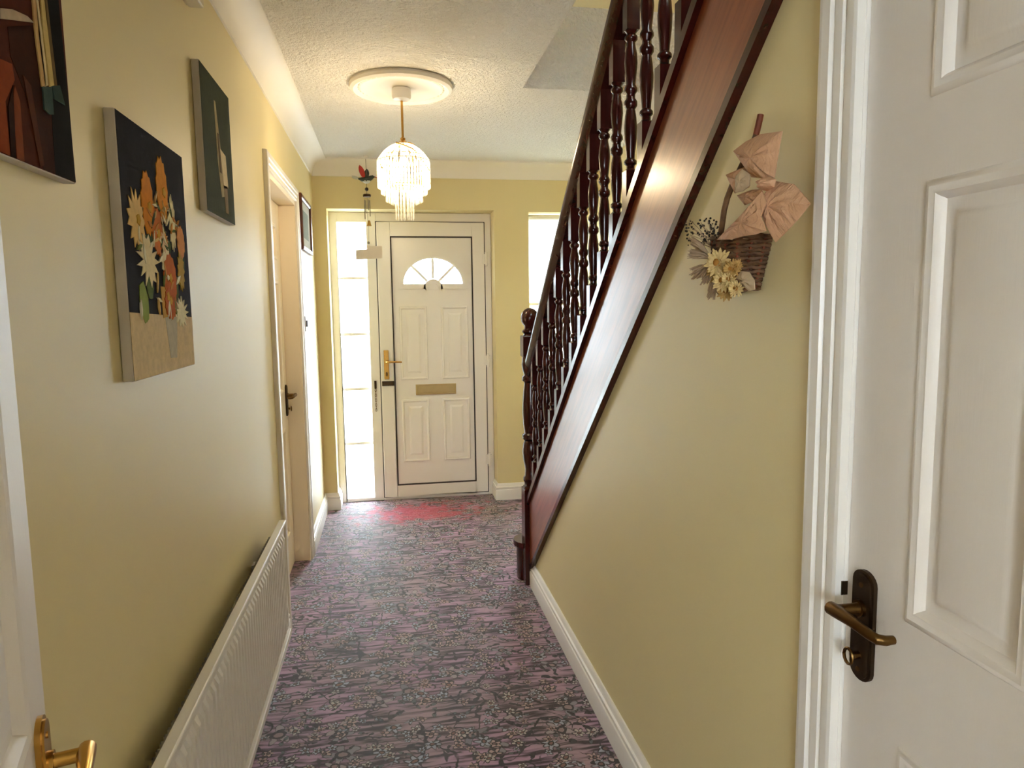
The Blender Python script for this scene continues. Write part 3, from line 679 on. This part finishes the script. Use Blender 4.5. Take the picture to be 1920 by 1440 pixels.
lo = bpy.data.objects.new('bulb_light', ld); COL.objects.link(lo); lo.location = (LXc, LYc, 2.035)
def rtop(r): return 2.162-0.078*(r/0.118)**2.3
# rings: radius, strands, height of the ring, bottom of the strands
RINGS = ((0.118, 50, rtop(0.118), 1.962), (0.103, 42, rtop(0.103), 1.932), (0.082, 32, 1.975, 1.905), (0.061, 24, 1.965, 1.886), (0.041, 16, 1.955, 1.818), (0.020, 7, 1.955, 1.818))
frame = MB(); strands = []
for r, n, zt_, zb_ in RINGS:
    frame.tube([(LXc+r*math.cos(2*math.pi*i/32), LYc+r*math.sin(2*math.pi*i/32), zt_) for i in range(33)], 0.0015, 5)
    for i in range(n):
        a = 2*math.pi*(i+0.3*(n % 4))/n; strands.append((Vector((LXc+r*math.cos(a), LYc+r*math.sin(a), zt_)), zb_))
for q in range(3):
    a = q*2.094+0.4; frame.tube([(LXc+0.118*math.cos(a), LYc+0.118*math.sin(a), rtop(0.118)), (LXc+0.082*math.cos(a), LYc+0.082*math.sin(a), 1.975), (LXc+0.020*math.cos(a), LYc+0.020*math.sin(a), 1.955)], 0.0015, 5)
for q in range(26):                                # bead strands lying over the dome
    a = 2*math.pi*q/26; MB().tube([(LXc+r*math.cos(a), LYc+r*math.sin(a), rtop(r)) for r in (0.030, 0.05, 0.07, 0.09, 0.105, 0.118)], 0.0034, 6).build('dome_strand', m_bead, lp)
frame.smooth = True; frame.build('ring_frame', m_brass, lp)
for arm in range(3):                              # beaded gold chains winding over the dome
    ch_ = MB()
    for i in range(40):
        t_ = i/39; a = 3.6+arm*2.094+t_*2.3; r = 0.030+0.092*t_; z_ = rtop(min(r, 0.118))+0.005-(0.05*max(0, t_-0.7)/0.3)
        ch_.ball((LXc+r*math.cos(a), LYc+r*math.sin(a), z_), 0.0038, n=6, k=4)
    ch_.build('beaded_chain', m_brass, lp)
sm = {}
for p, zb_ in strands:
    ln = round((p.z-0.003-zb_)/0.012)*0.012
    if ln not in sm:
        mm = MB(); n = max(2, int(ln/0.024))
        for i in range(n):
            z0_ = -ln*i/n; z1_ = -ln*(i+1)/n+0.002
            mm.lathe([(0.0012, z0_), (0.0027, z0_-0.003), (0.0027, z1_+0.003), (0.0012, z1_)], (0, 0, 0), 6)
        mm.smooth = True; sm[ln] = mm.mesh('bead_strand', m_bead)
    o = bpy.data.objects.new('bead_strand', sm[ln]); COL.objects.link(o); o.parent = lp; o.location = p-Vector((LXc, LYc, 1.81))-Vector((0, 0, 0.003))

# ------------------------------------------------------------------ hummingbird wind chime
wx, wy = -0.118, 4.83
wc = empty('wind_chime', (wx, wy, 1.75)); tag(wc, 'hummingbird wind chime with red wings hanging by front door', 'wind chime')
m_str = simple('grey_cord', (120, 112, 100), 0.8); m_red = simple('red_enamel', (176, 44, 36), 0.35); m_bird = simple('dark_green_bird_enamel', (58, 70, 58), 0.35, var=0.4, vscale=40)
m_pale = simple('pale_bird_belly', (198, 200, 186), 0.5); m_alu = simple('brushed_chime_metal', (150, 142, 126), 0.35, metal=0.8); m_card = simple('white_card', (235, 225, 212), 0.7)
MB().lathe([(0.016, 2.420), (0.016, 2.414), (0.005, 2.410), (0.003, 2.400)], (wx, wy, 0), 12).build('ceiling_hook', m_cove, wc)
MB().tube([(wx, wy, 2.405), (wx+0.002, wy, 2.30)], 0.0018, 5).build('cord', m_str, wc)
m = MB().tube([(wx-0.052, wy, 2.272), (wx-0.03, wy, 2.268), (wx, wy, 2.266), (wx+0.03, wy, 2.278), (wx+0.044, wy, 2.286), (wx+0.054, wy, 2.284)], [0.005, 0.014, 0.021, 0.016, 0.011, 0.004], 10); m.smooth = True
bd = m.build('bird_body', m_bird, wc)
m = MB().tube([(wx+0.052, wy, 2.285), (wx+0.078, wy, 2.279)], [0.004, 0.001], 6); m.build('beak', m_red, bd)
m = MB().ball((wx, wy, 2.258), 0.018, 1.5, 1.0, 0.9); m.smooth = True; m.build('belly', m_pale, bd)
def leaf3(base, tip, width, th, n=8, nrm=(0, 1, 0)):
    base, tip = Vector(base), Vector(tip); ax = tip-base; nr = Vector(nrm); sd = ax.cross(nr).normalized(); nr = sd.cross(ax).normalized()
    vs = []; fs = []
    for i in range(n+1):
        t = i/n; w = width*math.sin(math.pi*min(1, 0.08+0.92*t))**0.6 if i < n else 0.001
        c = base+ax*t
        vs += [c-sd*w, c+nr*th, c+sd*w, c-nr*th]
    for i in range(n):
        for k in range(4): fs.append((i*4+k, i*4+(k+1) % 4, (i+1)*4+(k+1) % 4, (i+1)*4+k))
    fs += [(0, 1, 2, 3), (n*4+3, n*4+2, n*4+1, n*4)]
    return vs, fs
MB().add(*leaf3((wx-0.015, wy-0.012, 2.28), (wx-0.040, wy-0.05, 2.350), 0.017, 0.003)).build('wing', m_red, bd)
MB().add(*leaf3((wx+0.0, wy+0.012, 2.28), (wx+0.005, wy+0.05, 2.345), 0.017, 0.003)).build('wing', m_bird, bd)
for q in (-0.006, 0.006): MB().add(*leaf3((wx-0.045, wy, 2.272), (wx-0.094, wy+q, 2.285+q), 0.008, 0.002)).build('tail_feather', m_pale, bd)
MB().tube([(wx, wy, 2.25), (wx, wy, 1.99)], 0.0013, 5).build('cord', m_str, wc)
m = MB().ball((wx, wy, 2.205), 0.012); m.smooth = True; m.build('wooden_bead', m_black, wc)
MB().lathe([(0.024, 2.172), (0.026, 2.168), (0.026, 2.158), (0.024, 2.155)], (wx, wy, 0), 16).build('chime_disc', m_bronzed, wc)
for i, dz in enumerate((0.0, 0.02, -0.02, 0.035)):
    a = i*H90+0.5; px, py = wx+0.019*math.cos(a), wy+0.019*math.sin(a)
    tb = MB().tube([(px, py, 2.135), (px, py, 2.03+dz)], 0.0032, 8); tb.smooth = True; o = tb.build('chime_tube', m_alu, wc)
    MB().tube([(px, py, 2.157), (px, py, 2.13)], 0.0008, 4).build('thread', m_str, o)
m = MB().lathe([(0.003, 2.003), (0.009, 1.996), (0.013, 1.975), (0.017, 1.966), (0.014, 1.966)], (wx+0.008, wy, 0), 12); m.smooth = True; m.build('bell', m_brass, wc)
MB().tube([(wx+0.006, wy, 1.985), (wx+0.002, wy, 1.83)], 0.001, 4).build('cord', m_str, wc)
m = MB().ball((wx, wy, 1.855), 0.008, 1, 1, 1.3, 8, 6); m.build('crystal_drop', m_alu, wc)
c_ = [(-0.085, 1.808), (-0.085, 1.744), (0.088, 1.754), (0.088, 1.834), (-0.012, 1.834), (-0.012, 1.812)]
m = MB().prism([(wx+a, b) for a, b in c_], lambda a, b: (a, wy-0.002, b), lambda a, b: (a, wy+0.002, b)); m.build('card_tag', m_card, wc)

# ------------------------------------------------------------------ canvases on the left wall
m_cedge = simple('white_canvas_edge', (206, 198, 186), 0.9, bump=(400, 0.2, 0.001)); PAINT = {}
def paint(c, nm=None):
    key = 'paint_%d_%d_%d' % c
    return simple(key, c, 0.85, var=0.22, vscale=70, bump=(220, 0.25, 0.001), spec=0.08)
def canvas(name, label, y0, y1, z0, z1, th, bgc, edge=m_cedge):
    o = empty(name, (XL, (y0+y1)/2, z0)); tag(o, label, 'painting')
    B(XL+0.001, XL+th-0.001, y0, y1, z0, z1).build('canvas_edge', edge, o, bevel=0.002)
    tf = lambda s, z, v: (XL+th-0.001+v, y0+s*(y1-y0), z0+z*(z1-z0))
    def patch(nm, pts, c, lv):
        MB().prism(pts, lambda a, b: tf(a, b, 0.0), lambda a, b: tf(a, b, lv*0.0004)).build(nm, paint(c), o)
    patch('painted_ground', [(0.005, 0.003), (0.995, 0.003), (0.995, 0.997), (0.005, 0.997)], bgc, 1)
    return patch
def blob(cx, cy, rx, ry, n=14, jag=0.0, rot=0.0):
    r_ = []
    for i in range(n):
        a = 2*math.pi*i/n; k = 1-jag*(i % 2)*(0.5+0.7*random.random())+0.25*jag*(random.random()-0.5)
        x, y = rx*k*math.cos(a), ry*k*math.sin(a)
        r_.append((cx+x*math.cos(rot)-y*math.sin(rot), cy+x*math.sin(rot)+y*math.cos(rot)))
    return r_
# still life with loose bouquet (generic)
p2 = canvas('flower_canvas', 'black canvas with loose orange and cream bouquet above cream table', 1.380, 1.792, 1.288, 1.776, 0.021, (30, 30, 42))
p2('painted_table', [(0.005, 0.003), (0.995, 0.003), (0.995, 0.235), (0.005, 0.262)], (222, 200, 158), 2)
p2('painted_vase', [(0.50, 0.24), (0.55, 0.06), (0.66, 0.055), (0.71, 0.26), (0.71, 0.35), (0.49, 0.35)], (196, 188, 168), 3)
p2('painted_vase_rim', [(0.47, 0.235), (0.71, 0.255), (0.715, 0.37), (0.46, 0.37)], (206, 160, 84), 4)
fl_ = [(0.34, 0.70, 0.085, 0.125, (222, 140, 44), 0.14, 5), (0.58, 0.79, 0.085, 0.135, (224, 148, 50), 0.14, 5), (0.47, 0.60, 0.085, 0.10, (206, 116, 52), 0.14, 6),
       (0.17, 0.62, 0.11, 0.115, (232, 196, 128), 0.42, 5), (0.86, 0.585, 0.065, 0.075, (220, 150, 90), 0.1, 5), (0.72, 0.66, 0.055, 0.12, (236, 222, 176), 0.3, 5),
       (0.30, 0.47, 0.15, 0.10, (236, 220, 178), 0.5, 5), (0.56, 0.50, 0.07, 0.08, (238, 226, 190), 0.3, 6), (0.62, 0.40, 0.10, 0.115, (196, 104, 48), 0.14, 7),
       (0.60, 0.30, 0.095, 0.07, (188, 98, 46), 0.14, 8), (0.83, 0.45, 0.06, 0.09, (190, 158, 76), 0.3, 5), (0.78, 0.26, 0.12, 0.07, (240, 230, 196), 0.5, 8), (0.56, 0.57, 0.06, 0.05, (232, 200, 160), 0.4, 7)]
for (cx, cy, rx_, ry_, c, jg, lv) in fl_: p2('painted_flower', blob(cx, cy, rx_*1.08, ry_*1.06, 26, jg), c, lv)
for (cx, cy) in ((0.36, 0.69), (0.60, 0.78), (0.47, 0.59), (0.62, 0.41), (0.60, 0.31), (0.19, 0.62), (0.56, 0.33)): p2('painted_centre', blob(cx, cy, 0.028, 0.024, 10, 0.3), (206, 160, 62), 9)
for (cx, cy, a, b, r_, c) in ((0.20, 0.30, 0.06, 0.09, 0.3, (150, 168, 84)), (0.30, 0.36, 0.05, 0.05, 0.0, (96, 112, 60)), (0.70, 0.36, 0.06, 0.08, -0.4, (88, 104, 62)), (0.60, 0.54, 0.08, 0.04, 0.2, (74, 92, 58)), (0.33, 0.55, 0.09, 0.03, 0.2, (66, 84, 54)), (0.88, 0.50, 0.03, 0.06, 0.1, (70, 84, 60))):
    p2('painted_leaf', blob(cx, cy, a, b, 12, 0.12, r_), c, 4)
for q_ in range(46):                               # loose brush strokes through the bouquet
    cx, cy = random.gauss(0.52, 0.17), random.uniform(0.27, 0.74); a_ = random.uniform(0, 3.14)
    if 0.10 < cx < 0.92: p2('painted_stroke', blob(cx, cy, random.uniform(0.025, 0.055), random.uniform(0.006, 0.013), 8, 0.2, a_), random.choice([(238, 224, 184), (226, 190, 120), (206, 140, 70), (120, 132, 74), (84, 96, 60), (240, 232, 206)]), 8.5)
# abstract brown canvas (plain stand-in), only its lower corner in view
p1 = canvas('brown_canvas', 'large rust-brown and black canvas with pale streaks near kitchen door', 0.66, 1.197, 1.612, 2.28, 0.021, (88, 44, 26))
def px1(a, b):                                     # crop position (x4) -> fraction of the canvas
    q = on_x(a/4, b/4, XL+0.021); return ((q.y-0.66)/0.537, max(0.004, min(0.996, (q.z-1.612)/0.668)))
def P1(nm, pts, c, lv): p1(nm, [px1(*q) for q in pts], c, lv)
P1('painted_band', [(392, 900), (425, 1400), (572, 1390), (520, 800), (440, 0), (330, 0), (378, 480)], (22, 20, 17), 2)
P1('painted_band', [(60, 200), (250, 190), (330, 760), (385, 880), (420, 1330), (330, 1290), (190, 700), (80, 420)], (66, 34, 20), 2)
P1('painted_band', [(0, 440), (90, 480), (110, 600), (40, 760), (80, 1200), (0, 1190)], (150, 70, 34), 3)
P1('painted_band', [(110, 640), (150, 760), (185, 1220), (130, 1210), (95, 800)], (136, 70, 40), 3)
P1('painted_band', [(60, 800), (95, 640), (120, 1210), (85, 1200)], (58, 32, 22), 4)
P1('painted_band', [(170, 560), (230, 640), (330, 1240), (300, 1250)], (92, 52, 32), 4)
P1('painted_band', [(0, 60), (90, 70), (200, 120), (250, 170), (170, 160), (0, 140)], (196, 176, 150), 5)
for a_, w_, cc in ((238, 26, (206, 170, 116)), (262, 18, (226, 206, 160)), (300, 24, (214, 188, 120)), (335, 12, (120, 96, 60))):
    P1('painted_streak', [(a_, 0), (a_+w_, 0), (a_+w_+30, 260), (a_+w_+75, 640), (a_+70, 650), (a_+22, 280)], cc, 6)
P1('painted_patch', [(312, 650), (380, 650), (395, 860), (365, 858), (326, 820)], (72, 92, 88), 7)
P1('painted_patch', [(385, 645), (440, 640), (480, 790), (400, 740)], (60, 80, 76), 7)
# dark green canvas
p3 = canvas('green_canvas', 'dark green canvas with pale upright brush strokes above the radiator', 2.005, 2.352, 1.682, 2.068, 0.021, (62, 68, 44))
p3('painted_stroke', [(0.42, 0.84), (0.47, 0.84), (0.58, 0.50), (0.64, 0.18), (0.52, 0.16), (0.44, 0.42)], (172, 158, 118), 2)
p3('painted_stroke', [(0.55, 0.52), (0.74, 0.50), (0.78, 0.26), (0.62, 0.24)], (226, 208, 168), 3)
p3('painted_stroke', [(0.48, 0.62), (0.52, 0.62), (0.56, 0.34), (0.50, 0.34)], (110, 92, 66), 4)
p3('painted_stroke', [(0.60, 0.26), (0.74, 0.27), (0.74, 0.06), (0.64, 0.06)], (140, 122, 92), 3)
# small framed picture beyond the left door
pf = empty('framed_picture', (XL, 4.45, 1.76)); tag(pf, 'small pale print in dark wooden frame beyond left door', 'picture')
MB().relief(lambda s, z, v: (XL+v, s, z), 4.20, 4.70, 1.762, 2.078, [(0, 0.0005), (0, 0.018), (0.006, 0.021), (0.020, 0.019), (0.028, 0.014), (0.028, 0.004)], cap=False).build('frame', m_frame, pf)
B(XL+0.002, XL+0.008, 4.226, 4.674, 1.788, 2.052).build('print', paint((206, 206, 196)), pf)
B(XL+0.008, XL+0.0085, 4.31, 4.59, 1.84, 2.0).build('printed_scene', paint((150, 158, 150)), pf)
# light switch
sw = empty('light_switch', (XL, 4.26, 1.295)); tag(sw, 'white square light switch under small framed picture', 'switch')
B(XL, XL+0.009, 4.215, 4.305, 1.292, 1.380).build('plate', simple('grey_switch_plate', (176, 172, 162), 0.4), sw, bevel=0.003)
for yy in (4.240, 4.266): B(XL+0.009, XL+0.014, yy, yy+0.017, 1.318, 1.354).build('rocker', m_gasket, sw, bevel=0.001)
# chime box high on the left wall
m_ivory = simple('ivory_plastic', (214, 198, 160), 0.45)
cb = empty('chime_box', (XL, 1.86, 2.19)); tag(cb, 'pale plastic door chime box high above the canvases', 'chime box')
B(XL+0.004, XL+0.042, 1.70, 2.005, 2.192, 2.275).build('housing', m_ivory, cb, bevel=0.004)
B(XL, XL+0.0055, 1.705, 2.0, 2.196, 2.27).build('backplate', m_ivory, cb)

# ------------------------------------------------------------------ dried flower basket on the under-stairs wall
bk = empty('flower_basket', (XR, 1.22, 1.44)); tag(bk, 'dried flower wicker basket with peach ribbon bow hung on wall', 'basket')
def Z5(a, b, out): return on_x(1260+a/3.6, 200+b/3.6, XR-out)      # photo crop position at a distance out from the wall
m_ribbon = NT('crinkled_peach_paper_ribbon'); cco = m_ribbon.coord(); n1 = m_ribbon.noise(cco, 30, 4.0, 0.6)
m_ribbon.base(m_ribbon.mix(n1, lin((202, 152, 112)), lin((232, 186, 148)))); m_ribbon.p(Roughness=0.65); m_ribbon.bump(m_ribbon.noise(m_ribbon.scaled(cco, (1, 2.5, 0.8)), 55, 3.0), 0.7, 0.006); m_ribbon = m_ribbon.m
m_cream = simple('cream_dried_petal', (226, 200, 140), 0.8, var=0.15, vscale=60); m_tan = simple('tan_dried_petal', (196, 158, 92), 0.8, var=0.2, vscale=60)
m_shell = simple('pale_dried_leaf', (206, 182, 148), 0.7, var=0.2, vscale=50, bump=(90, 0.5, 0.002)); m_gold = simple('golden_flower_heart', (168, 116, 44), 0.8); m_grass = simple('grey_brown_dried_grass', (176, 150, 120), 0.85, var=0.25, vscale=80); m_seed = simple('dark_seed_heads', (48, 40, 30), 0.8)
# twig handle
hp_ = [(322, 905, 0.045), (338, 800, 0.05), (352, 700, 0.05), (372, 620, 0.048), (405, 535, 0.045), (470, 400, 0.035), (530, 280, 0.028), (570, 190, 0.022)]
m = MB().tube([Z5(*p) for p in hp_], [0.0055]*8, 8); m.smooth = True; m.build('twig_handle', m_twig, bk)
m = MB().tube([Z5(560, 215, 0.022), Z5(575, 160, 0.018), Z5(590, 95, 0.014), Z5(598, 55, 0.012)], [0.0055, 0.006, 0.006, 0.006], 8); m.smooth = True; m.build('handle_end', m_redtwig, bk)
# woven half basket: rows of twigs round upright stakes
TLb, TRb, BLb, BRb = Z5(395, 905, 0.0), Z5(690, 872, 0.0), Z5(430, 1262, 0.0), Z5(604, 1225, 0.0)
def bas(u, w, extra=0.0):                       # u 0..1 across the half round, w 0 top .. 1 bottom
    L, R_ = TLb.lerp(BLb, w), TRb.lerp(BRb, w); c = L.lerp(R_, 0.5-0.5*math.cos(math.pi*u))
    return c + Vector((-(0.066-0.014*w+extra)*math.sin(math.pi*u)-0.003, 0, 0))
for r in range(13):
    w = r/12; amp = 0.0022
    pts = [bas(i/30, w, amp*math.cos(i*math.pi/2+(r % 2)*math.pi))+Vector((0, 0, 0.0012*math.sin(i*1.7+r*2.1))) for i in range(31)]
    m = MB().tube(pts, 0.0046, 6); m.smooth = True; m.build('woven_twig', m_twig, bk)
for i in range(9):
    u = 0.06+0.88*i/8; m = MB().tube([bas(u, w) for w in (-0.02, 0.3, 0.7, 1.02)], 0.0036, 6); m.build('stake', m_redtwig, bk)
pts = [bas(i/30, 1.04) for i in range(31)]; m = MB(); m.add([p for p in pts]+[BLb.lerp(BRb, 0.5)], [(i, i+1, 31) for i in range(30)]); m.build('basket_floor', m_twig, bk)
# bow: puffed paper loops and tails
def puff(name, poly, out, bulge, mat=m_ribbon, k=4, tw=0.0):
    P3 = [Z5(a, b, out) for a, b in poly]; c = sum(P3, Vector())/len(P3); n = len(P3)
    ring = []
    for i in range(n):                            # refine the outline
        a, b = P3[i], P3[(i+1) % n]
        for q in range(4): ring.append(a.lerp(b, q/4))
    N_ = len(ring); vs = []; fs = []
    for side in (1, -1):
        for j in range(k):
            f = 1-j/k
            for i, p in enumerate(ring):
                q = c+(p-c)*f; hgt = bulge*(1-f*f)*side*(1.0 if side > 0 else 0.25)+0.0008*side
                hgt += 0.0030*math.sin(i*1.35+j*0.8)*(1-abs(2*f-1))*side
                vs.append(q+Vector((-hgt, 0, 0.0)))
        vs.append(c+Vector((-(bulge*side*(1.0 if side > 0 else 0.25)), 0, 0)))
    blk = N_*k+1
    for s_ in range(2):
        o_ = s_*blk
        for j in range(k-1):
            for i in range(N_): fs.append((o_+j*N_+i, o_+j*N_+(i+1) % N_, o_+(j+1)*N_+(i+1) % N_, o_+(j+1)*N_+i))
        for i in range(N_): fs.append((o_+(k-1)*N_+i, o_+(k-1)*N_+(i+1) % N_, o_+blk-1))
    for i in range(N_): fs.append((i, (i+1) % N_, blk+(i+1) % N_, blk+i))
    m = MB().add(vs, fs); m.smooth = True; return m.build(name, mat, bk)
puff('bow_loop', [(415, 300), (500, 235), (600, 185), (745, 165), (728, 250), (714, 340), (692, 480), (640, 500), (590, 480), (540, 478), (478, 390)], 0.050, 0.020)
puff('bow_loop', [(688, 500), (752, 512), (822, 522), (880, 585), (935, 655), (850, 762), (778, 838), (700, 915), (664, 850), (630, 772), (598, 712), (632, 600), (660, 540)], 0.052, 0.024)
puff('bow_loop', [(365, 460), (430, 432), (490, 408), (520, 440), (528, 490), (520, 545), (470, 565), (425, 585)], 0.048, 0.012)
puff('loop_lining', [(432, 470), (478, 420), (525, 455), (525, 535), (480, 570), (425, 582)], 0.062, 0.006, m_shell)
puff('bow_loop', [(440, 600), (535, 562), (612, 555), (590, 600), (545, 640), (492, 664)], 0.050, 0.010)
puff('bow_tail', [(610, 570), (540, 650), (440, 760), (370, 830), (305, 898), (400, 896), (492, 872), (560, 864), (636, 838), (600, 740), (640, 640)], 0.088, 0.010)
puff('bow_knot', [(600, 490), (650, 470), (700, 490), (690, 540), (640, 570), (600, 560)], 0.070, 0.016)
# dried flowers
def flower(a, b, out, R_, mat, n=14, rings=3):
    c = Z5(a, b, out); nrm = Vector((-0.8, -0.45, 0.1)).normalized(); u = nrm.orthogonal().normalized(); w = nrm.cross(u)
    m = MB()
    for k in range(rings):
        rr = R_*(1-0.26*k)
        for i in range(n-2*k):
            an = 2*math.pi*(i+0.5*(k % 2))/(n-2*k)+random.uniform(-.1, .1); d = (u*math.cos(an)+w*math.sin(an))
            b0 = c+d*rr*0.2+nrm*0.003*k; tp = c+d*rr*random.uniform(0.88, 1.1)+nrm*(0.004+0.006*k)
            m.add(*leaf3(b0, tp, R_*0.16, 0.0008, 4, nrm))
    o = m.build('dried_flower', mat, bk)
    h = MB().ball(c+nrm*0.006, R_*0.30, n=8, k=5); h.smooth = True; h.build('flower_heart', m_gold, o)
for a in ((318, 1055, 0.085, 0.028, m_cream), (412, 1098, 0.088, 0.019, m_tan), (350, 1175, 0.088, 0.022, m_cream), (372, 1245, 0.078, 0.020, m_tan), (440, 1228, 0.084, 0.016, m_cream), (296, 1128, 0.074, 0.018, m_tan), (392, 1165, 0.092, 0.015, m_cream), (448, 1075, 0.080, 0.012, m_tan)): flower(*a)
for poly in ([(435, 1150), (470, 1110), (520, 1115), (556, 1170), (560, 1235), (520, 1245), (470, 1200)], [(415, 1210), (450, 1195), (470, 1230), (430, 1250)]): puff('dried_leaf', poly, 0.080, 0.006, m_shell, 3)
# feathery grass fans and dark seed sprigs
for (fx, fy, tx, ty, sp) in ((270, 1030, 125, 990, 60), (270, 1070, 150, 1130, 70), (310, 1150, 262, 1275, 50), (285, 1100, 215, 1180, 45), (260, 1010, 130, 900, 40)):
    m = MB()
    for i in range(54):
        t = random.uniform(0.75, 1.05); ex = fx+(tx-fx)*t+random.uniform(-sp, sp)*0.55; ey = fy+(ty-fy)*t+random.uniform(-sp, sp)*0.55
        a_, b_ = Z5(fx, fy, 0.066), Z5(ex, ey, random.uniform(0.04, 0.10)); mid = a_.lerp(b_, 0.55)+Vector((random.uniform(-.004, .004), 0, 0.003))
        m.tube([a_, mid, b_], [0.0008, 0.0026, 0.0007], 4)
    tag(m.build('dried_grass', m_grass, bk), kind='stuff')
m = MB(); sd = MB()
for i in range(26):
    ex, ey = random.uniform(105, 310), random.uniform(762, 930)
    a_, b_ = Z5(285, 960, 0.06), Z5(ex, ey, random.uniform(0.02, 0.08)); m.tube([a_, a_.lerp(b_, 0.6)+Vector((0, 0, 0.004)), b_], 0.0006, 4)
    for q in range(5):
        c = b_+Vector((random.uniform(-.008, .008), random.uniform(-.008, .008), random.uniform(-.010, .006))); sd.ball(c, random.uniform(0.0014, 0.0027), n=5, k=3)
tag(m.build('sprig_stems', m_grass, bk), kind='stuff'); tag(sd.build('seed_heads', m_seed, bk), kind='stuff')
